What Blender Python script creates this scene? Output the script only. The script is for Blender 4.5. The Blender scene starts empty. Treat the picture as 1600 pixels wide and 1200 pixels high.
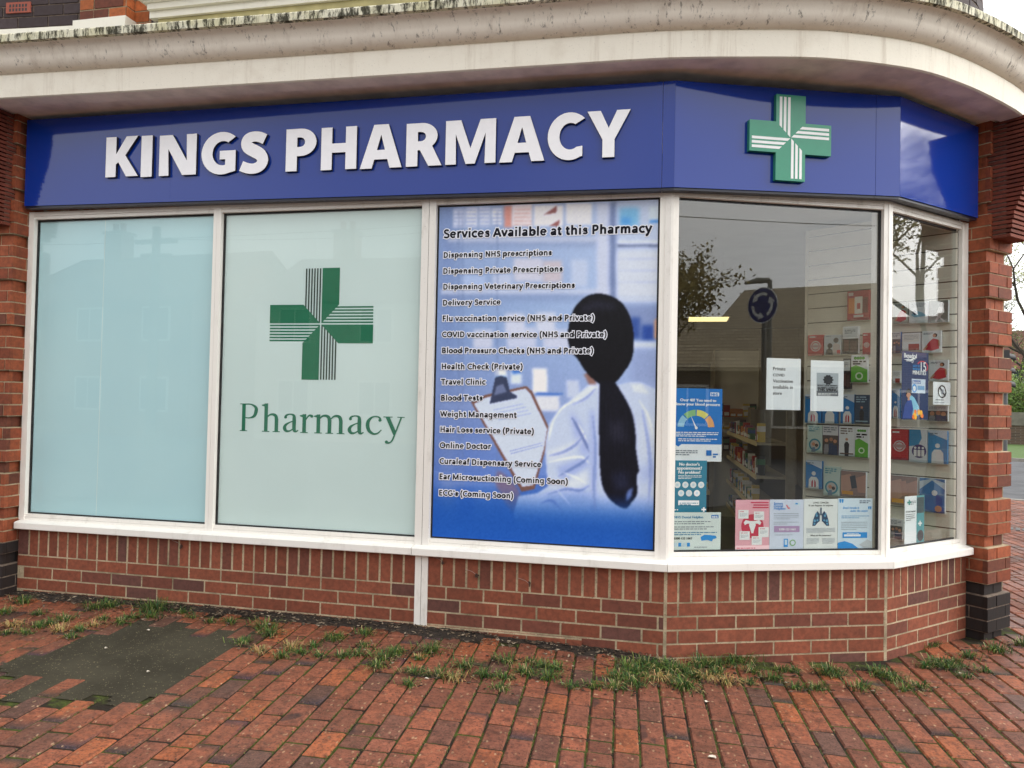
import bpy, math, random
import numpy as np
from mathutils import Vector, Matrix
R_ = math.radians
random.seed(7)
rng = np.random.default_rng(5)
SC = bpy.context.scene
COL = SC.collection

# ------------------------------------------------------------------ camera
FOC = 1187.717
YAW, PIT, ROL = -0.2158, 0.0225, 0.0204
CAM = np.array([4.1919, -4.2664, 1.0865])
def _axes():
    cy, sy = math.cos(YAW), math.sin(YAW)
    fw = np.array([sy*math.cos(PIT), cy*math.cos(PIT), math.sin(PIT)])
    r = np.array([cy, -sy, 0.]); u = np.cross(r, fw)
    c, s = math.cos(ROL), math.sin(ROL)
    return c*r+s*u, -s*r+c*u, fw
AR, AU, AF = _axes()
cd = bpy.data.cameras.new('camera'); cam = bpy.data.objects.new('camera', cd); COL.objects.link(cam)
M = Matrix(((AR[0], AU[0], -AF[0], CAM[0]), (AR[1], AU[1], -AF[1], CAM[1]), (AR[2], AU[2], -AF[2], CAM[2]), (0, 0, 0, 1)))
cam.matrix_world = M
cd.sensor_width = 36; cd.lens = FOC/1600*36; cd.clip_start = .05; cd.clip_end = 600
SC.camera = cam
# ------------------------------------------------------------------ sky, sun, exposure
w = bpy.data.worlds.new('World'); SC.world = w; w.use_nodes = True
nt = w.node_tree; bg = nt.nodes['Background']
sky = nt.nodes.new('ShaderNodeTexSky'); sky.sky_type = 'NISHITA'; sky.sun_disc = False
SUN_EL, SUN_AZ = R_(36), R_(84)           # azimuth clockwise from +Y
sky.sun_elevation = SUN_EL; sky.sun_rotation = SUN_AZ
sky.air_density = 1.0; sky.dust_density = 5.0; sky.ozone_density = 1.0
bw = nt.nodes.new('ShaderNodeRGBToBW'); nt.links.new(sky.outputs[0], bw.inputs[0])
mx = nt.nodes.new('ShaderNodeMix'); mx.data_type = 'RGBA'; mx.inputs[0].default_value = .88   # overcast: nearly grey
pw = nt.nodes.new('ShaderNodeMath'); pw.operation = 'POWER'; pw.inputs[1].default_value = .42      # cloud layer evens the sky out
sc_ = nt.nodes.new('ShaderNodeMath'); sc_.operation = 'MULTIPLY'; sc_.inputs[1].default_value = 6.0
nt.links.new(bw.outputs[0], pw.inputs[0]); nt.links.new(pw.outputs[0], sc_.inputs[0])
nt.links.new(sky.outputs[0], mx.inputs[6]); nt.links.new(sc_.outputs[0], mx.inputs[7])
tc = nt.nodes.new('ShaderNodeTexCoord'); nz = nt.nodes.new('ShaderNodeTexNoise')
nz.inputs['Scale'].default_value = 2.2; nz.inputs['Detail'].default_value = 5; nz.inputs['Roughness'].default_value = .5
nt.links.new(tc.outputs['Generated'], nz.inputs['Vector'])
mr = nt.nodes.new('ShaderNodeMapRange'); mr.inputs[1].default_value = .3; mr.inputs[2].default_value = .7
mr.inputs[3].default_value = .8; mr.inputs[4].default_value = 1.2
nt.links.new(nz.outputs[0], mr.inputs[0])
mm = nt.nodes.new('ShaderNodeMix'); mm.data_type = 'RGBA'; mm.blend_type = 'MULTIPLY'; mm.inputs[0].default_value = 1
nt.links.new(mx.outputs[2], mm.inputs[6]); nt.links.new(mr.outputs[0], mm.inputs[7])
nt.links.new(mm.outputs[2], bg.inputs[0]); bg.inputs[1].default_value = .15
sl = bpy.data.lights.new('sun', 'SUN'); sl.energy = .7; sl.angle = R_(40); sl.color = (1, .96, .9)
so = bpy.data.objects.new('sun', sl); COL.objects.link(so)
sd = Vector((math.sin(SUN_AZ)*math.cos(SUN_EL), math.cos(SUN_AZ)*math.cos(SUN_EL), math.sin(SUN_EL)))
so.rotation_euler = sd.to_track_quat('Z', 'Y').to_euler(); so.location = (0, -8, 12)
SC.view_settings.view_transform = 'Standard'; SC.view_settings.look = 'None'
SC.view_settings.exposure = 0.46; SC.view_settings.gamma = 1
SC.cycles.max_bounces = 10; SC.cycles.transparent_max_bounces = 12

# ------------------------------------------------------------------ plan of the shop front (metres; z = 0 at the soldier course)
def arr(*a): return np.array(a, float)
class Facet:
    def __init__(s, o, ang):
        s.o = arr(*o); s.d = arr(math.cos(ang), math.sin(ang)); s.n = arr(s.d[1], -s.d[0])
    def p(s, a, off, z):
        q = s.o+s.d*a+s.n*off; return (q[0], q[1], z)
FA = Facet((0, 0), 0)
FC = Facet((4.138, 0), .3683)
FD = Facet((5.370, .475), .7871)
LC, LD = 1.320, .885
class Line(Facet):
    def __init__(s, o, d):
        s.o = arr(*o); d = arr(*d); s.d = d/np.hypot(*d); s.n = arr(s.d[1], -s.d[0])
SW = Line((5.935-.82*1.01, 1.041+.57*1.01), (.82, -.57))     # slatted display board; runs from deep inside up to the window end
FA.nm, FC.nm, FD.nm, SW.nm = 'A', 'C', 'D', 'S'
def ray(px, py): return AR*(px-800)/FOC+AU*(600-py)/FOC+AF
def on(f, px, py, off=0.):
    o = f.o+f.n*off; rr = ray(px, py); N = arr(f.n[0], f.n[1], 0)
    t = ((arr(o[0], o[1], 0)-CAM)@N)/(rr@N); X = CAM+rr*t
    return float((X[:2]-o)@f.d), float(X[2])
def sst(t): t = min(1, max(0, t)); return t*t*(3-2*t)
def zg(x, y):
    return -.25-.097*sst((x-2.6)/2.8)-.018*max(0., -y)-.006*max(0., y-1)
def onground(px, py):
    z = -.35
    for _ in range(6):
        rr = ray(px, py); t = (z-CAM[2])/rr[2]; X = CAM+rr*t; z = zg(X[0], X[1])
    return X[0], X[1], z
def inside_shop(x, y, m=0.):
    p = arr(x, y)
    return all((p-f.o)@f.n < m for f in (FA, FC, FD)) and x < 6.33
# ------------------------------------------------------------------ materials
def lin(r, g, b):
    f = lambda c: (c/255/12.92 if c/255 <= .04045 else ((c/255+.055)/1.055)**2.4)
    return (f(r), f(g), f(b), 1)
class NT:
    def __init__(s, name):
        s.m = bpy.data.materials.new(name); s.m.use_nodes = True; s.t = s.m.node_tree
        s.b = s.t.nodes['Principled BSDF']; s.out = s.t.nodes['Material Output']
        s.tc = None
    def n(s, typ, **kw):
        x = s.t.nodes.new('ShaderNode'+typ)
        for k, v in kw.items(): setattr(x, k, v)
        return x
    def l(s, a, b): s.t.links.new(a, b)
    def co(s, scale=(1, 1, 1)):
        if not s.tc: s.tc = s.n('TexCoord')
        mp = s.n('Mapping'); mp.inputs['Scale'].default_value = scale; s.l(s.tc.outputs['Object'], mp.inputs['Vector']); return mp.outputs[0]
    def noise(s, scale, detail=4, rough=.55, stretch=(1, 1, 1)):
        x = s.n('TexNoise'); x.inputs['Scale'].default_value = scale; x.inputs['Detail'].default_value = detail
        x.inputs['Roughness'].default_value = rough; s.l(s.co(stretch), x.inputs['Vector']); return x.outputs['Fac']
    def ramp(s, fac, lo, hi, a=0., b=1.):
        x = s.n('MapRange'); x.interpolation_type = 'SMOOTHSTEP'
        for i, v in enumerate((lo, hi, a, b)): x.inputs[i+1].default_value = v
        s.l(fac, x.inputs[0]); return x.outputs[0]
    def mix(s, fac, a, b, mode='MIX'):
        x = s.n('Mix', data_type='RGBA', blend_type=mode)
        for i, v in ((0, fac), (6, a), (7, b)):
            if isinstance(v, (int, float, tuple)): x.inputs[i].default_value = v
            else: s.l(v, x.inputs[i])
        return x.outputs[2]
    def base(s, c):
        if isinstance(c, tuple): s.b.inputs['Base Color'].default_value = c
        else: s.l(c, s.b.inputs['Base Color'])
    def bump(s, h, strength=.3, dist=.002):
        x = s.n('Bump'); x.inputs['Strength'].default_value = strength; x.inputs['Distance'].default_value = dist
        s.l(h, x.inputs['Height']); s.l(x.outputs[0], s.b.inputs['Normal'])
    def attr(s, name='Col'):
        x = s.n('Attribute', attribute_name=name); return x.outputs['Color']
    def r(s, v, spec=.5):
        s.b.inputs['Roughness'].default_value = v; s.b.inputs['Specular IOR Level'].default_value = spec; return s
MATS = {}
def plain(name, col, rough=.6, var=.12, scale=20., bump=0., spec=.5):
    if name in MATS: return MATS[name]
    k = NT(name); k.r(rough, spec)
    nz = k.noise(scale); lo = tuple(c*(1-var) for c in col[:3])+(1,); hi = tuple(min(1, c*(1+var)) for c in col[:3])+(1,)
    k.base(k.mix(k.ramp(nz, .3, .7), lo, hi))
    if bump: k.bump(k.noise(scale*6), bump)
    MATS[name] = k.m; return k.m

def m_brickattr(name, rough=.75, fleck=0., moss=0., bump=.5):
    k = NT(name); k.r(rough, .25)
    c = k.attr(); n1 = k.noise(35, 5, .65); n2 = k.noise(4, 3)
    c = k.mix(k.ramp(n1, .3, .75, 0, .45), c, (.03, .016, .012, 1))
    c = k.mix(k.ramp(n2, .4, .75, 0, .22), c, (.05, .03, .022, 1))
    if fleck:
        v = k.n('TexVoronoi'); v.inputs['Scale'].default_value = 36; k.l(k.co((1, .55, 1)), v.inputs['Vector'])
        f = k.ramp(v.outputs['Distance'], .21, .15); msk = k.ramp(k.noise(9, 2), .42, .54)
        mt = k.n('Math', operation='MULTIPLY'); k.l(f, mt.inputs[0]); k.l(msk, mt.inputs[1])
        mt2 = k.n('Math', operation='MULTIPLY'); k.l(mt.outputs[0], mt2.inputs[0]); mt2.inputs[1].default_value = fleck
        c = k.mix(mt2.outputs[0], c, (.50, .34, .2, 1))
        v2 = k.n('TexVoronoi'); v2.inputs['Scale'].default_value = 55; k.l(k.co(), v2.inputs['Vector'])
        pit = k.ramp(v2.outputs['Distance'], .27, .15, 0, .85); pm = k.ramp(k.noise(14, 2), .42, .56)
        m3 = k.n('Math', operation='MULTIPLY'); k.l(pit, m3.inputs[0]); k.l(pm, m3.inputs[1])
        c = k.mix(m3.outputs[0], c, (.012, .008, .007, 1))
        c = k.mix(k.ramp(k.noise(160, 3, .7), .4, .7, 0, .38), c, (.30, .15, .09, 1)); c = k.mix(k.ramp(k.noise(60, 5, .8), .46, .66, 0, .72), c, (.040, .018, .011, 1)); c = k.mix(k.ramp(k.noise(18, 5, .7), .45, .68, 0, .55), c, (.055, .024, .015, 1))
        burn = k.ramp(k.noise(7, 2, .5, (1, .5, 1)), .70, .74, 0, .6)
        c = k.mix(burn, c, (.02, .018, .02, 1))
        wet = k.ramp(k.noise(1.6, 3), .35, .65, .46, .7); k.l(wet, k.b.inputs['Roughness'])
    k.base(c); k.bump(n1, bump, .003); return k.m
M_BRICK = m_brickattr('red wall brick', .7, bump=.35)
M_PAVER = m_brickattr('brick paver', .5, fleck=.75, bump=.6)
def m_mortar():
    k = NT('weathered mortar'); k.r(.9, .2); c = k.mix(k.ramp(k.noise(5, 5, .7), .38, .7), lin(196, 178, 148), lin(150, 136, 112))
    c = k.mix(k.ramp(k.noise(2.2, 4, .6), .55, .72, 0, .7), c, lin(96, 94, 66)); k.base(k.mix(k.ramp(k.noise(90, 3, .7), .52, .7, 0, .6), c, lin(92, 78, 62))); k.bump(k.noise(120, 3), .5, .003); return k.m
M_MORTAR = m_mortar()
M_MORTARD = plain('grey mortar', lin(120, 105, 92), .9, .3, 50, .5)
def m_joint():
    k = NT('mossy joint sand'); k.r(.95, .2)
    c = k.mix(k.ramp(k.noise(7, 4), .42, .6), (.024, .018, .012, 1), (.065, .085, .014, 1))
    k.base(k.mix(k.ramp(k.noise(90, 2), .3, .7, 0, .6), c, (.02, .014, .01, 1))); k.bump(k.noise(120), .6, .004); return k.m
M_JOINT = m_joint()
def m_white(name, col, dirt=.35, rough=.45):
    k = NT(name); k.r(rough, .45)
    v = k.ramp(k.noise(9, 6, .7, (1, 1, .35)), .5, .8, 0, dirt)
    c = k.mix(v, col, lin(150, 140, 120)); sp = k.ramp(k.noise(140, 3, .7), .66, .74, 0, dirt*1.2)
    k.base(k.mix(sp, c, lin(70, 62, 52))); k.bump(k.noise(60, 4), .12, .001); return k.m
M_FRAME = m_white('white painted frame', lin(244, 241, 233), .42)
M_SILL = m_white('white sill', lin(240, 238, 231), .32)
M_POST = m_white('weathered white post', lin(236, 233, 226), .6)
M_STONE = m_white('white painted stone', lin(233, 229, 216), .25, .7)
def m_cornice():
    k = NT('cream render'); k.r(.75, .3)
    st = k.noise(14, 5, .7, (1, 1, .06)); bl = k.noise(5, 5, .6)
    c = k.mix(k.ramp(st, .52, .8, 0, .5), lin(243, 237, 222), lin(176, 158, 134))
    c = k.mix(k.ramp(bl, .5, .8, 0, .3), c, lin(196, 180, 158))
    k.base(k.mix(k.ramp(k.noise(120, 3, .7), .64, .72, 0, .4), c, lin(80, 66, 54))); k.bump(k.noise(45, 5), .3, .003); return k.m
M_CORN = m_cornice()
def m_cornice_under():
    k = NT('grimy cream render'); k.r(.8, .25)
    st = k.noise(11, 6, .72, (1, 1, .12)); c = k.mix(k.ramp(st, .48, .85, 0, .6), lin(240, 232, 218), lin(176, 158, 140))
    k.base(k.mix(k.ramp(k.noise(30, 6, .8, (1, 1, .12)), .56, .68, 0, .75), c, lin(62, 50, 42))); k.bump(k.noise(60, 5), .35, .003); return k.m
M_CORNU = m_cornice_under()
def m_drip():
    k = NT('lichen stained drip edge'); k.r(.85, .2)
    st = k.noise(30, 7, .8, (1, 1, .22)); c = k.mix(k.ramp(k.noise(7, 3), .4, .7, 0, .45), lin(226, 222, 200), lin(176, 170, 110))
    k.base(k.mix(k.ramp(st, .46, .57, 0, .95), c, lin(44, 42, 30))); k.bump(st, .3, .004); return k.m
M_DRIP = m_drip()
M_SOFFIT = plain('soffit paint', lin(240, 226, 212), .85, .14, 6, .2)
def m_fascia():
    k = NT('gloss blue panel'); k.r(.07, .5); k.b.inputs['IOR'].default_value = 1.50; k.base((.005, .036, .285, 1))
    k.bump(k.noise(2.2, 2, .4), .035, .01); return k.m
M_FASC = m_fascia()
M_BLACK = plain('black gasket', (.006, .006, .007, 1), .5, .2)
M_DARKTRIM = plain('dark blue trim', (.008, .010, .03, 1), .3, .2)
M_LETTER = plain('white acrylic letter', lin(250, 250, 253), .3, .02)
M_LETSIDE = plain('letter return', lin(40, 40, 50), .4, .1)
M_GREENX = plain('green acrylic', lin(48, 142, 112), .25, .03)
M_WHITE = plain('white print', lin(240, 242, 242), .5, .02)
def m_glass(name, ior):
    k = NT(name); t = k.t; t.nodes.remove(k.b)
    tr = k.n('BsdfTransparent'); tr.inputs[0].default_value = (.96, .98, .975, 1)
    gl = k.n('BsdfGlossy'); gl.inputs['Roughness'].default_value = .0
    fr = k.n('Fresnel'); ge = k.n('NewGeometry'); io = k.n('MapRange'); io.inputs[3].default_value = ior; io.inputs[4].default_value = 1/ior
    k.l(ge.outputs['Backfacing'], io.inputs[0]); k.l(io.outputs[0], fr.inputs['IOR'])
    bp = k.n('Bump'); bp.inputs['Strength'].default_value = .02; bp.inputs['Distance'].default_value = .01
    nz = k.noise(1.3, 2, .4); k.l(nz, bp.inputs['Height']); k.l(bp.outputs[0], gl.inputs['Normal'])
    ms = k.n('MixShader'); k.l(fr.outputs[0], ms.inputs[0]); k.l(tr.outputs[0], ms.inputs[1]); k.l(gl.outputs[0], ms.inputs[2])
    k.l(ms.outputs[0], k.out.inputs[0]); return k.m
M_GLASS = m_glass('sealed unit glass', 1.72); M_GLASS1 = m_glass('single glass', 1.36)      # two panes against one
def m_film(name, a, b):
    k = NT(name); k.r(.5, .3); k.base(k.mix(k.ramp(k.noise(1.1, 3), .3, .7), a, b)); return k.m
M_FILM1 = m_film('aqua frosted film', lin(198, 232, 240), lin(206, 238, 244))
M_FILM2 = m_film('pale green frosted film', lin(226, 241, 239), lin(232, 246, 244))
M_SEAM = plain('film seam', lin(232, 246, 245), .5, .02)
M_GREEND = plain('dark green vinyl', lin(8, 118, 82), .4, .03)
M_GREENL = plain('green vinyl letter', lin(34, 122, 92), .4, .03)
M_STRIPED = plain('stripe shade vinyl', lin(30, 60, 50), .4, .03)
def m_print():
    k = NT('printed vinyl'); k.r(.45, .3); k.base(k.attr()); return k.m
M_PRINT = m_print()
M_PAPER = plain('white paper', lin(236, 240, 243), .7, .02)
def flat(r, g, b, rough=.55): return plain('print %d %d %d' % (r, g, b), lin(r, g, b), rough, .04, 8)
M_INK = flat(3, 3, 5, .95)
# ------------------------------------------------------------------ mesh builder
BASE = {}
class MB:
    def __init__(s): s.v = []; s.f = []; s.mi = []; s.ms = []; s.c = []; s.col = (1, 1, 1, 1)
    def mat(s, m):
        if m not in s.ms: s.ms.append(m)
        return s.ms.index(m)
    def face(s, pts, m):
        i = len(s.v); s.v += [tuple(map(float, p)) for p in pts]; s.f.append(tuple(range(i, i+len(pts)))); s.mi.append(s.mat(m)); s.c += [s.col]*len(pts)
    def add(s, vs, fs, m):
        i = len(s.v); s.v += [tuple(map(float, p)) for p in vs]; s.c += [s.col]*len(vs); k = s.mat(m)
        for f in fs: s.f.append(tuple(i+a for a in f)); s.mi.append(k)
    def box8(s, P, m, back=True):
        fs = [(0, 1, 2, 3), (7, 6, 5, 4), (0, 4, 5, 1), (1, 5, 6, 2), (2, 6, 7, 3), (3, 7, 4, 0)]
        s.add(P, fs if back else [fs[0]]+fs[2:], m)
    def fbox(s, f, a0, a1, o0, o1, z0, z1, m, back=True):     # box on a facet; o1 = outer face
        s.box8([f.p(a0, o1, z0), f.p(a1, o1, z0), f.p(a1, o1, z1), f.p(a0, o1, z1), f.p(a0, o0, z0), f.p(a1, o0, z0), f.p(a1, o0, z1), f.p(a0, o0, z1)], m, back)
    def box(s, lo, hi, m):
        a, b, c = lo; d, e, g = hi
        s.box8([(a, b, c), (d, b, c), (d, b, g), (a, b, g), (a, e, c), (d, e, c), (d, e, g), (a, e, g)], m)
    def fpoly(s, f, pts, off, m, thick=0.):      # polygon given as (a,z)
        s.face([f.p(a, off, z) for a, z in pts], m)
        if thick:
            n = len(pts)
            for i in range(n):
                (a, z), (b, y) = pts[i], pts[(i+1) % n]
                s.face([f.p(a, off, z), f.p(a, off-thick, z), f.p(b, off-thick, y), f.p(b, off, y)], m)
    def tube(s, pts, rad, m, n=8):
        pts = [Vector(p) for p in pts]; rings = []
        if not hasattr(rad, '__len__'): rad = [rad]*len(pts)
        for i, p in enumerate(pts):
            t = (pts[min(i+1, len(pts)-1)]-pts[max(i-1, 0)]).normalized()
            a = t.cross(Vector((0, 0, 1)));
            if a.length < 1e-3: a = t.cross(Vector((1, 0, 0)))
            a.normalize(); b = t.cross(a)
            rings.append([p+(a*math.cos(q)+b*math.sin(q))*rad[i] for q in [2*math.pi*j/n for j in range(n)]])
        vs = [x for r in rings for x in r]; fs = []
        for i in range(len(pts)-1):
            for j in range(n):
                fs.append((i*n+j, i*n+(j+1) % n, (i+1)*n+(j+1) % n, (i+1)*n+j))
        fs.append(tuple(range(n-1, -1, -1))); fs.append(tuple((len(pts)-1)*n+j for j in range(n)))
        s.add(vs, fs, m)
    def build(s, name, parent=None, base=None, smooth=False):
        if parent is not None: base = BASE[parent.name]
        if base is None: base = (0, 0, 0)
        me = bpy.data.meshes.new(name)
        me.from_pydata([(x-base[0], y-base[1], z-base[2]) for x, y, z in s.v], [], s.f)
        for m in s.ms: me.materials.append(m)
        me.polygons.foreach_set('material_index', s.mi)
        a = me.color_attributes.new('Col', 'FLOAT_COLOR', 'POINT'); a.data.foreach_set('color', np.array(s.c, float).ravel())
        if smooth: me.polygons.foreach_set('use_smooth', [True]*len(s.f))
        me.update()
        o = bpy.data.objects.new(name, me); COL.objects.link(o)
        if parent is not None: o.parent = parent
        else: o.location = base
        BASE[o.name] = base
        return o
def tag(o, label=None, cat=None, group=None, kind=None):
    if label: o['label'] = label
    if cat: o['category'] = cat
    if group: o['group'] = group
    if kind: o['kind'] = kind
    return o
def thing(name, base, label, cat, group=None):
    o = bpy.data.objects.new(name, None); o.empty_display_size = .1; COL.objects.link(o); o.location = base; BASE[o.name] = tuple(base)
    return tag(o, label, cat, group)
# text: the built-in face turned into flat faces, width 1 unit per em
_tc = {}
def tmesh(t):
    if t in _tc: return _tc[t]
    c = bpy.data.curves.new('tx', 'FONT'); c.body = t; c.size = 1; c.resolution_u = 2
    o = bpy.data.objects.new('tx', c); me = bpy.data.meshes.new_from_object(o)
    v = np.array([x.co[:2] for x in me.vertices]).reshape(-1, 2); f = [tuple(p.vertices) for p in me.polygons]
    bpy.data.objects.remove(o); bpy.data.meshes.remove(me); bpy.data.curves.remove(c)
    _tc[t] = (v, f); return v, f
def put_text(mb, f, t, a, z, off, m, size=None, width=None, bold=.0, halo=None, hr=.0, slant=0., align='L'):
    v, fs = tmesh(t)
    if not len(v): return
    x0, x1 = v[:, 0].min(), v[:, 0].max(); sx = sy = size
    if width:
        sx = width/(x1-x0)
        if not size: sy = sx
    if align == 'C': a = a-(x1-x0)*sx/2
    if align == 'R': a = a-(x1-x0)*sx
    def put(dx, dz, o, mm):
        mb.add([f.p(a+(p[0]-x0)*sx+dx, o, z+p[1]*sy+dz+slant*((p[0]-x0)*sx)) for p in v], fs, mm)
    k = 0
    if halo:
        for q in range(10):
            put(hr*math.cos(q*.6283), hr*math.sin(q*.6283), off+k*4e-5, halo); k += 1
    for d in ([-bold, 0, bold] if bold else [0]):
        put(d, 0, off+k*4e-5, m); k += 1
def greek(mb, f, a0, a1, z, h, off, m, lines=1, gap=None, seed=0):       # tiny unreadable small print as word-length bars
    r = random.Random(seed); gap = gap or h*2
    for i in range(lines):
        a = a0; e = a1-(0 if i < lines-1 else (a1-a0)*r.uniform(.1, .5))
        while a < e:
            wd = r.uniform(1.5, 6)*h; b = min(a+wd, e)
            mb.fpoly(f, [(a, z-i*gap), (b, z-i*gap), (b, z-i*gap+h), (a, z-i*gap+h)], off, m); a = b+h*.8
def circ(a, z, r, n=20, sx=1.): return [(a+r*sx*math.cos(2*math.pi*i/n), z+r*math.sin(2*math.pi*i/n)) for i in range(n)]
def rect(a0, a1, z0, z1): return [(a0, z0), (a1, z0), (a1, z1), (a0, z1)]
# ------------------------------------------------------------------ ground
def sr(c, j=.0):
    return tuple(min(1, max(0, x*(1+j))) for x in c[:3])+(1,)
PATCH = [onground(a/4, 960+b/4)[:2] for a, b in [(140, 235), (450, 195), (640, 118), (830, 66), (1000, 60), (1180, 100), (1340, 125), (1450, 95), (1500, 200), (1440, 240), (1380, 300), (1270, 310), (1130, 420), (1000, 495), (960, 490), (870, 500), (740, 560), (650, 535), (690, 480), (610, 470), (500, 525), (380, 505), (440, 445), (340, 445), (230, 520), (60, 500), (150, 400), (40, 330)]]
def inpoly(x, y, P):
    c = False; j = len(P)-1
    for i in range(len(P)):
        if (P[i][1] > y) != (P[j][1] > y) and x < (P[j][0]-P[i][0])*(y-P[i][1])/(P[j][1]-P[i][1])+P[i][0]: c = not c
        j = i
    return c
KX, KY = arr(9.833, 10.197), arr(.933, -.36)           # kerb line of the side road: a point on it and its direction
KN = arr(.36, .933)                                      # towards the road
def beyond(x, y): return float((arr(x, y)-KX)@KN)
def paver_col():
    r = random.random()
    if r < .48: c = lin(154, 88, 63)
    elif r < .78: c = lin(136, 80, 61)
    elif r < .88: c = lin(174, 97, 60)
    elif r < .97: c = lin(122, 78, 64)
    else: c = lin(100, 72, 64)
    return sr(c, random.uniform(-.15, .15))
mb = MB()
PA = -.072; pu = arr(math.cos(PA), math.sin(-PA)*-1); pu = arr(math.cos(PA), -math.sin(PA)*-1)
pv = arr(math.sin(PA), math.cos(PA)); pu = arr(pv[1], -pv[0])
P0 = arr(*onground(957.5, 1197)[:2]); WU, WV = .1075, .2165
def vis(x, y, z, mrg=1000):
    d = arr(x, y, z)-CAM; zc = d@AF
    if zc < .8: return False
    px = 800+FOC*(d@AR)/zc; py = 600-FOC*(d@AU)/zc
    return -mrg < px < 1600+mrg and py < 1200+mrg
for iu in range(-70, 130):
    sh = (iu % 2)*.5*WV+random.uniform(-.03, .03)
    for iv in range(-14, 64):
        c = P0+pu*((iu+.5)*WU)+pv*(iv*WV+sh)
        x, y = c
        if beyond(x, y) > -.15 or not vis(x, y, -.35): continue
        if inside_shop(x, y, .05) or inpoly(x, y, PATCH): continue
        if y < -4.9: continue
        mb.col = paver_col()
        half = random.random() < .07
        parts = [(-.25, .5), (.25, .5)] if half else [(0, 1.)]
        for sv, lv in parts:
            z = zg(x, y)+random.uniform(-.002, .002); tu, tv = random.uniform(-.02, .02), random.uniform(-.014, .014); yaw = random.uniform(-.016, .016)
            hu, hv = WU/2-.0034-random.uniform(0, .0018), WV*lv/2-.0062-random.uniform(0, .003)
            vs = []
            for k, (ins, dz) in enumerate(((0, -.03), (0, -.007), (.007, 0))):
                for a, b in ((-1, -1), (1, -1), (1, 1), (-1, 1)):
                    du, dv = a*(hu-ins), b*(hv-ins)
                    q = c+pu*(du-yaw*dv)+pv*(dv+yaw*du+sv*WV)
                    vs.append((q[0], q[1], zg(q[0], q[1])-zg(x, y)+z+dz+tu*du+tv*dv))
            fs = [(8, 9, 10, 11)]; burnt = not half and random.random() < .20
            if burnt:
                e = random.choice((0, 1)); t_ = random.uniform(.55, .75); A_, B_ = (arr(*vs[8]), arr(*vs[11])), (arr(*vs[9]), arr(*vs[10]))
                if e: t_ = 1-t_
                vs += [tuple(A_[0]+(A_[1]-A_[0])*t_), tuple(B_[0]+(B_[1]-B_[0])*t_)]; fs = [(8, 9, 13, 12), (12, 13, 10, 11)]
            for k in (0, 4):
                for j in range(4): fs.append((k+j, k+(j+1) % 4, k+4+(j+1) % 4, k+4+j))
            mb.add(vs, fs, M_PAVER)
            if burnt:
                dk = tuple(x*random.uniform(.16, .35) for x in lin(110, 100, 104)[:3])+(1,)
                for q in ((0, 1, 4, 5, 8, 9) if e else (2, 3, 6, 7, 10, 11)): mb.c[len(mb.c)-14+q] = dk
            if half: mb.col = sr(mb.col, random.uniform(-.2, .2))
tag(mb.build('pavement'), kind='structure')
def sheet(name, x0, x1, y0, y1, st, m, dz, hole=None, bumpy=0.):
    b = MB(); nx, ny = int((x1-x0)/st)+1, int((y1-y0)/st)+1
    vs = []
    for j in range(ny):
        for i in range(nx):
            x, y = x0+(x1-x0)*i/(nx-1), y0+(y1-y0)*j/(ny-1); vs.append((x, y, zg(x, y)+dz+random.uniform(-bumpy, bumpy)))
    b.add(vs, [(j*nx+i, j*nx+i+1, (j+1)*nx+i+1, (j+1)*nx+i) for j in range(ny-1) for i in range(nx-1) if not (hole and hole(*vs[j*nx+i][:2]))], m)
    return tag(b.build(name, smooth=True), kind='structure')
sheet('paving_bed', -3.5, 15, -5, 14, .25, M_JOINT, -.0075, lambda x, y: beyond(x, y) > -.1 or inside_shop(x, y, -.4))
def m_tarmac(name, c, sp, rough=.85, spec=.4):
    k = NT(name); k.r(rough, spec)
    v = k.n('TexVoronoi'); v.inputs['Scale'].default_value = 95; k.l(k.co(), v.inputs['Vector'])
    f = k.ramp(v.outputs['Distance'], .30, .18, 0, .75); g = k.ramp(k.noise(40, 2), .5, .62)
    mt = k.n('Math', operation='MULTIPLY'); k.l(f, mt.inputs[0]); k.l(g, mt.inputs[1])
    a = k.mix(k.ramp(k.noise(2.5, 5, .6), .35, .65), c, tuple(x*1.5 for x in c[:3])+(1,))
    k.base(k.mix(mt.outputs[0], a, sp)); k.bump(k.noise(150, 3), .7, .004); return k.m
M_PATCH = m_tarmac('old tarmac patch', (.042, .037, .025, 1), (.30, .25, .15, 1), .95, .12)
M_ROAD = m_tarmac('road asphalt', (.075, .077, .082, 1), (.13, .13, .13, 1))
b = MB(); xs = [p[0] for p in PATCH]; ys = [p[1] for p in PATCH]
nx = 60; ny = 40; vs = []
for j in range(ny+1):
    for i in range(nx+1):
        x = min(xs)-.25+(max(xs)-min(xs)+.5)*i/nx; y = min(ys)-.25+(max(ys)-min(ys)+.5)*j/ny
        vs.append((x, y, zg(x, y)-.0035+.002*math.sin(9*x)*math.sin(7*y)))
b.add(vs, [(j*(nx+1)+i, j*(nx+1)+i+1, (j+1)*(nx+1)+i+1, (j+1)*(nx+1)+i) for j in range(ny) for i in range(nx) if inpoly(*vs[j*(nx+1)+i][:2], [((p[0]-np.mean(xs))*1.14+np.mean(xs), (p[1]-np.mean(ys))*1.16+np.mean(ys)) for p in PATCH])], M_PATCH)
tag(b.build('tarmac_patch', smooth=True), kind='structure')
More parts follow.
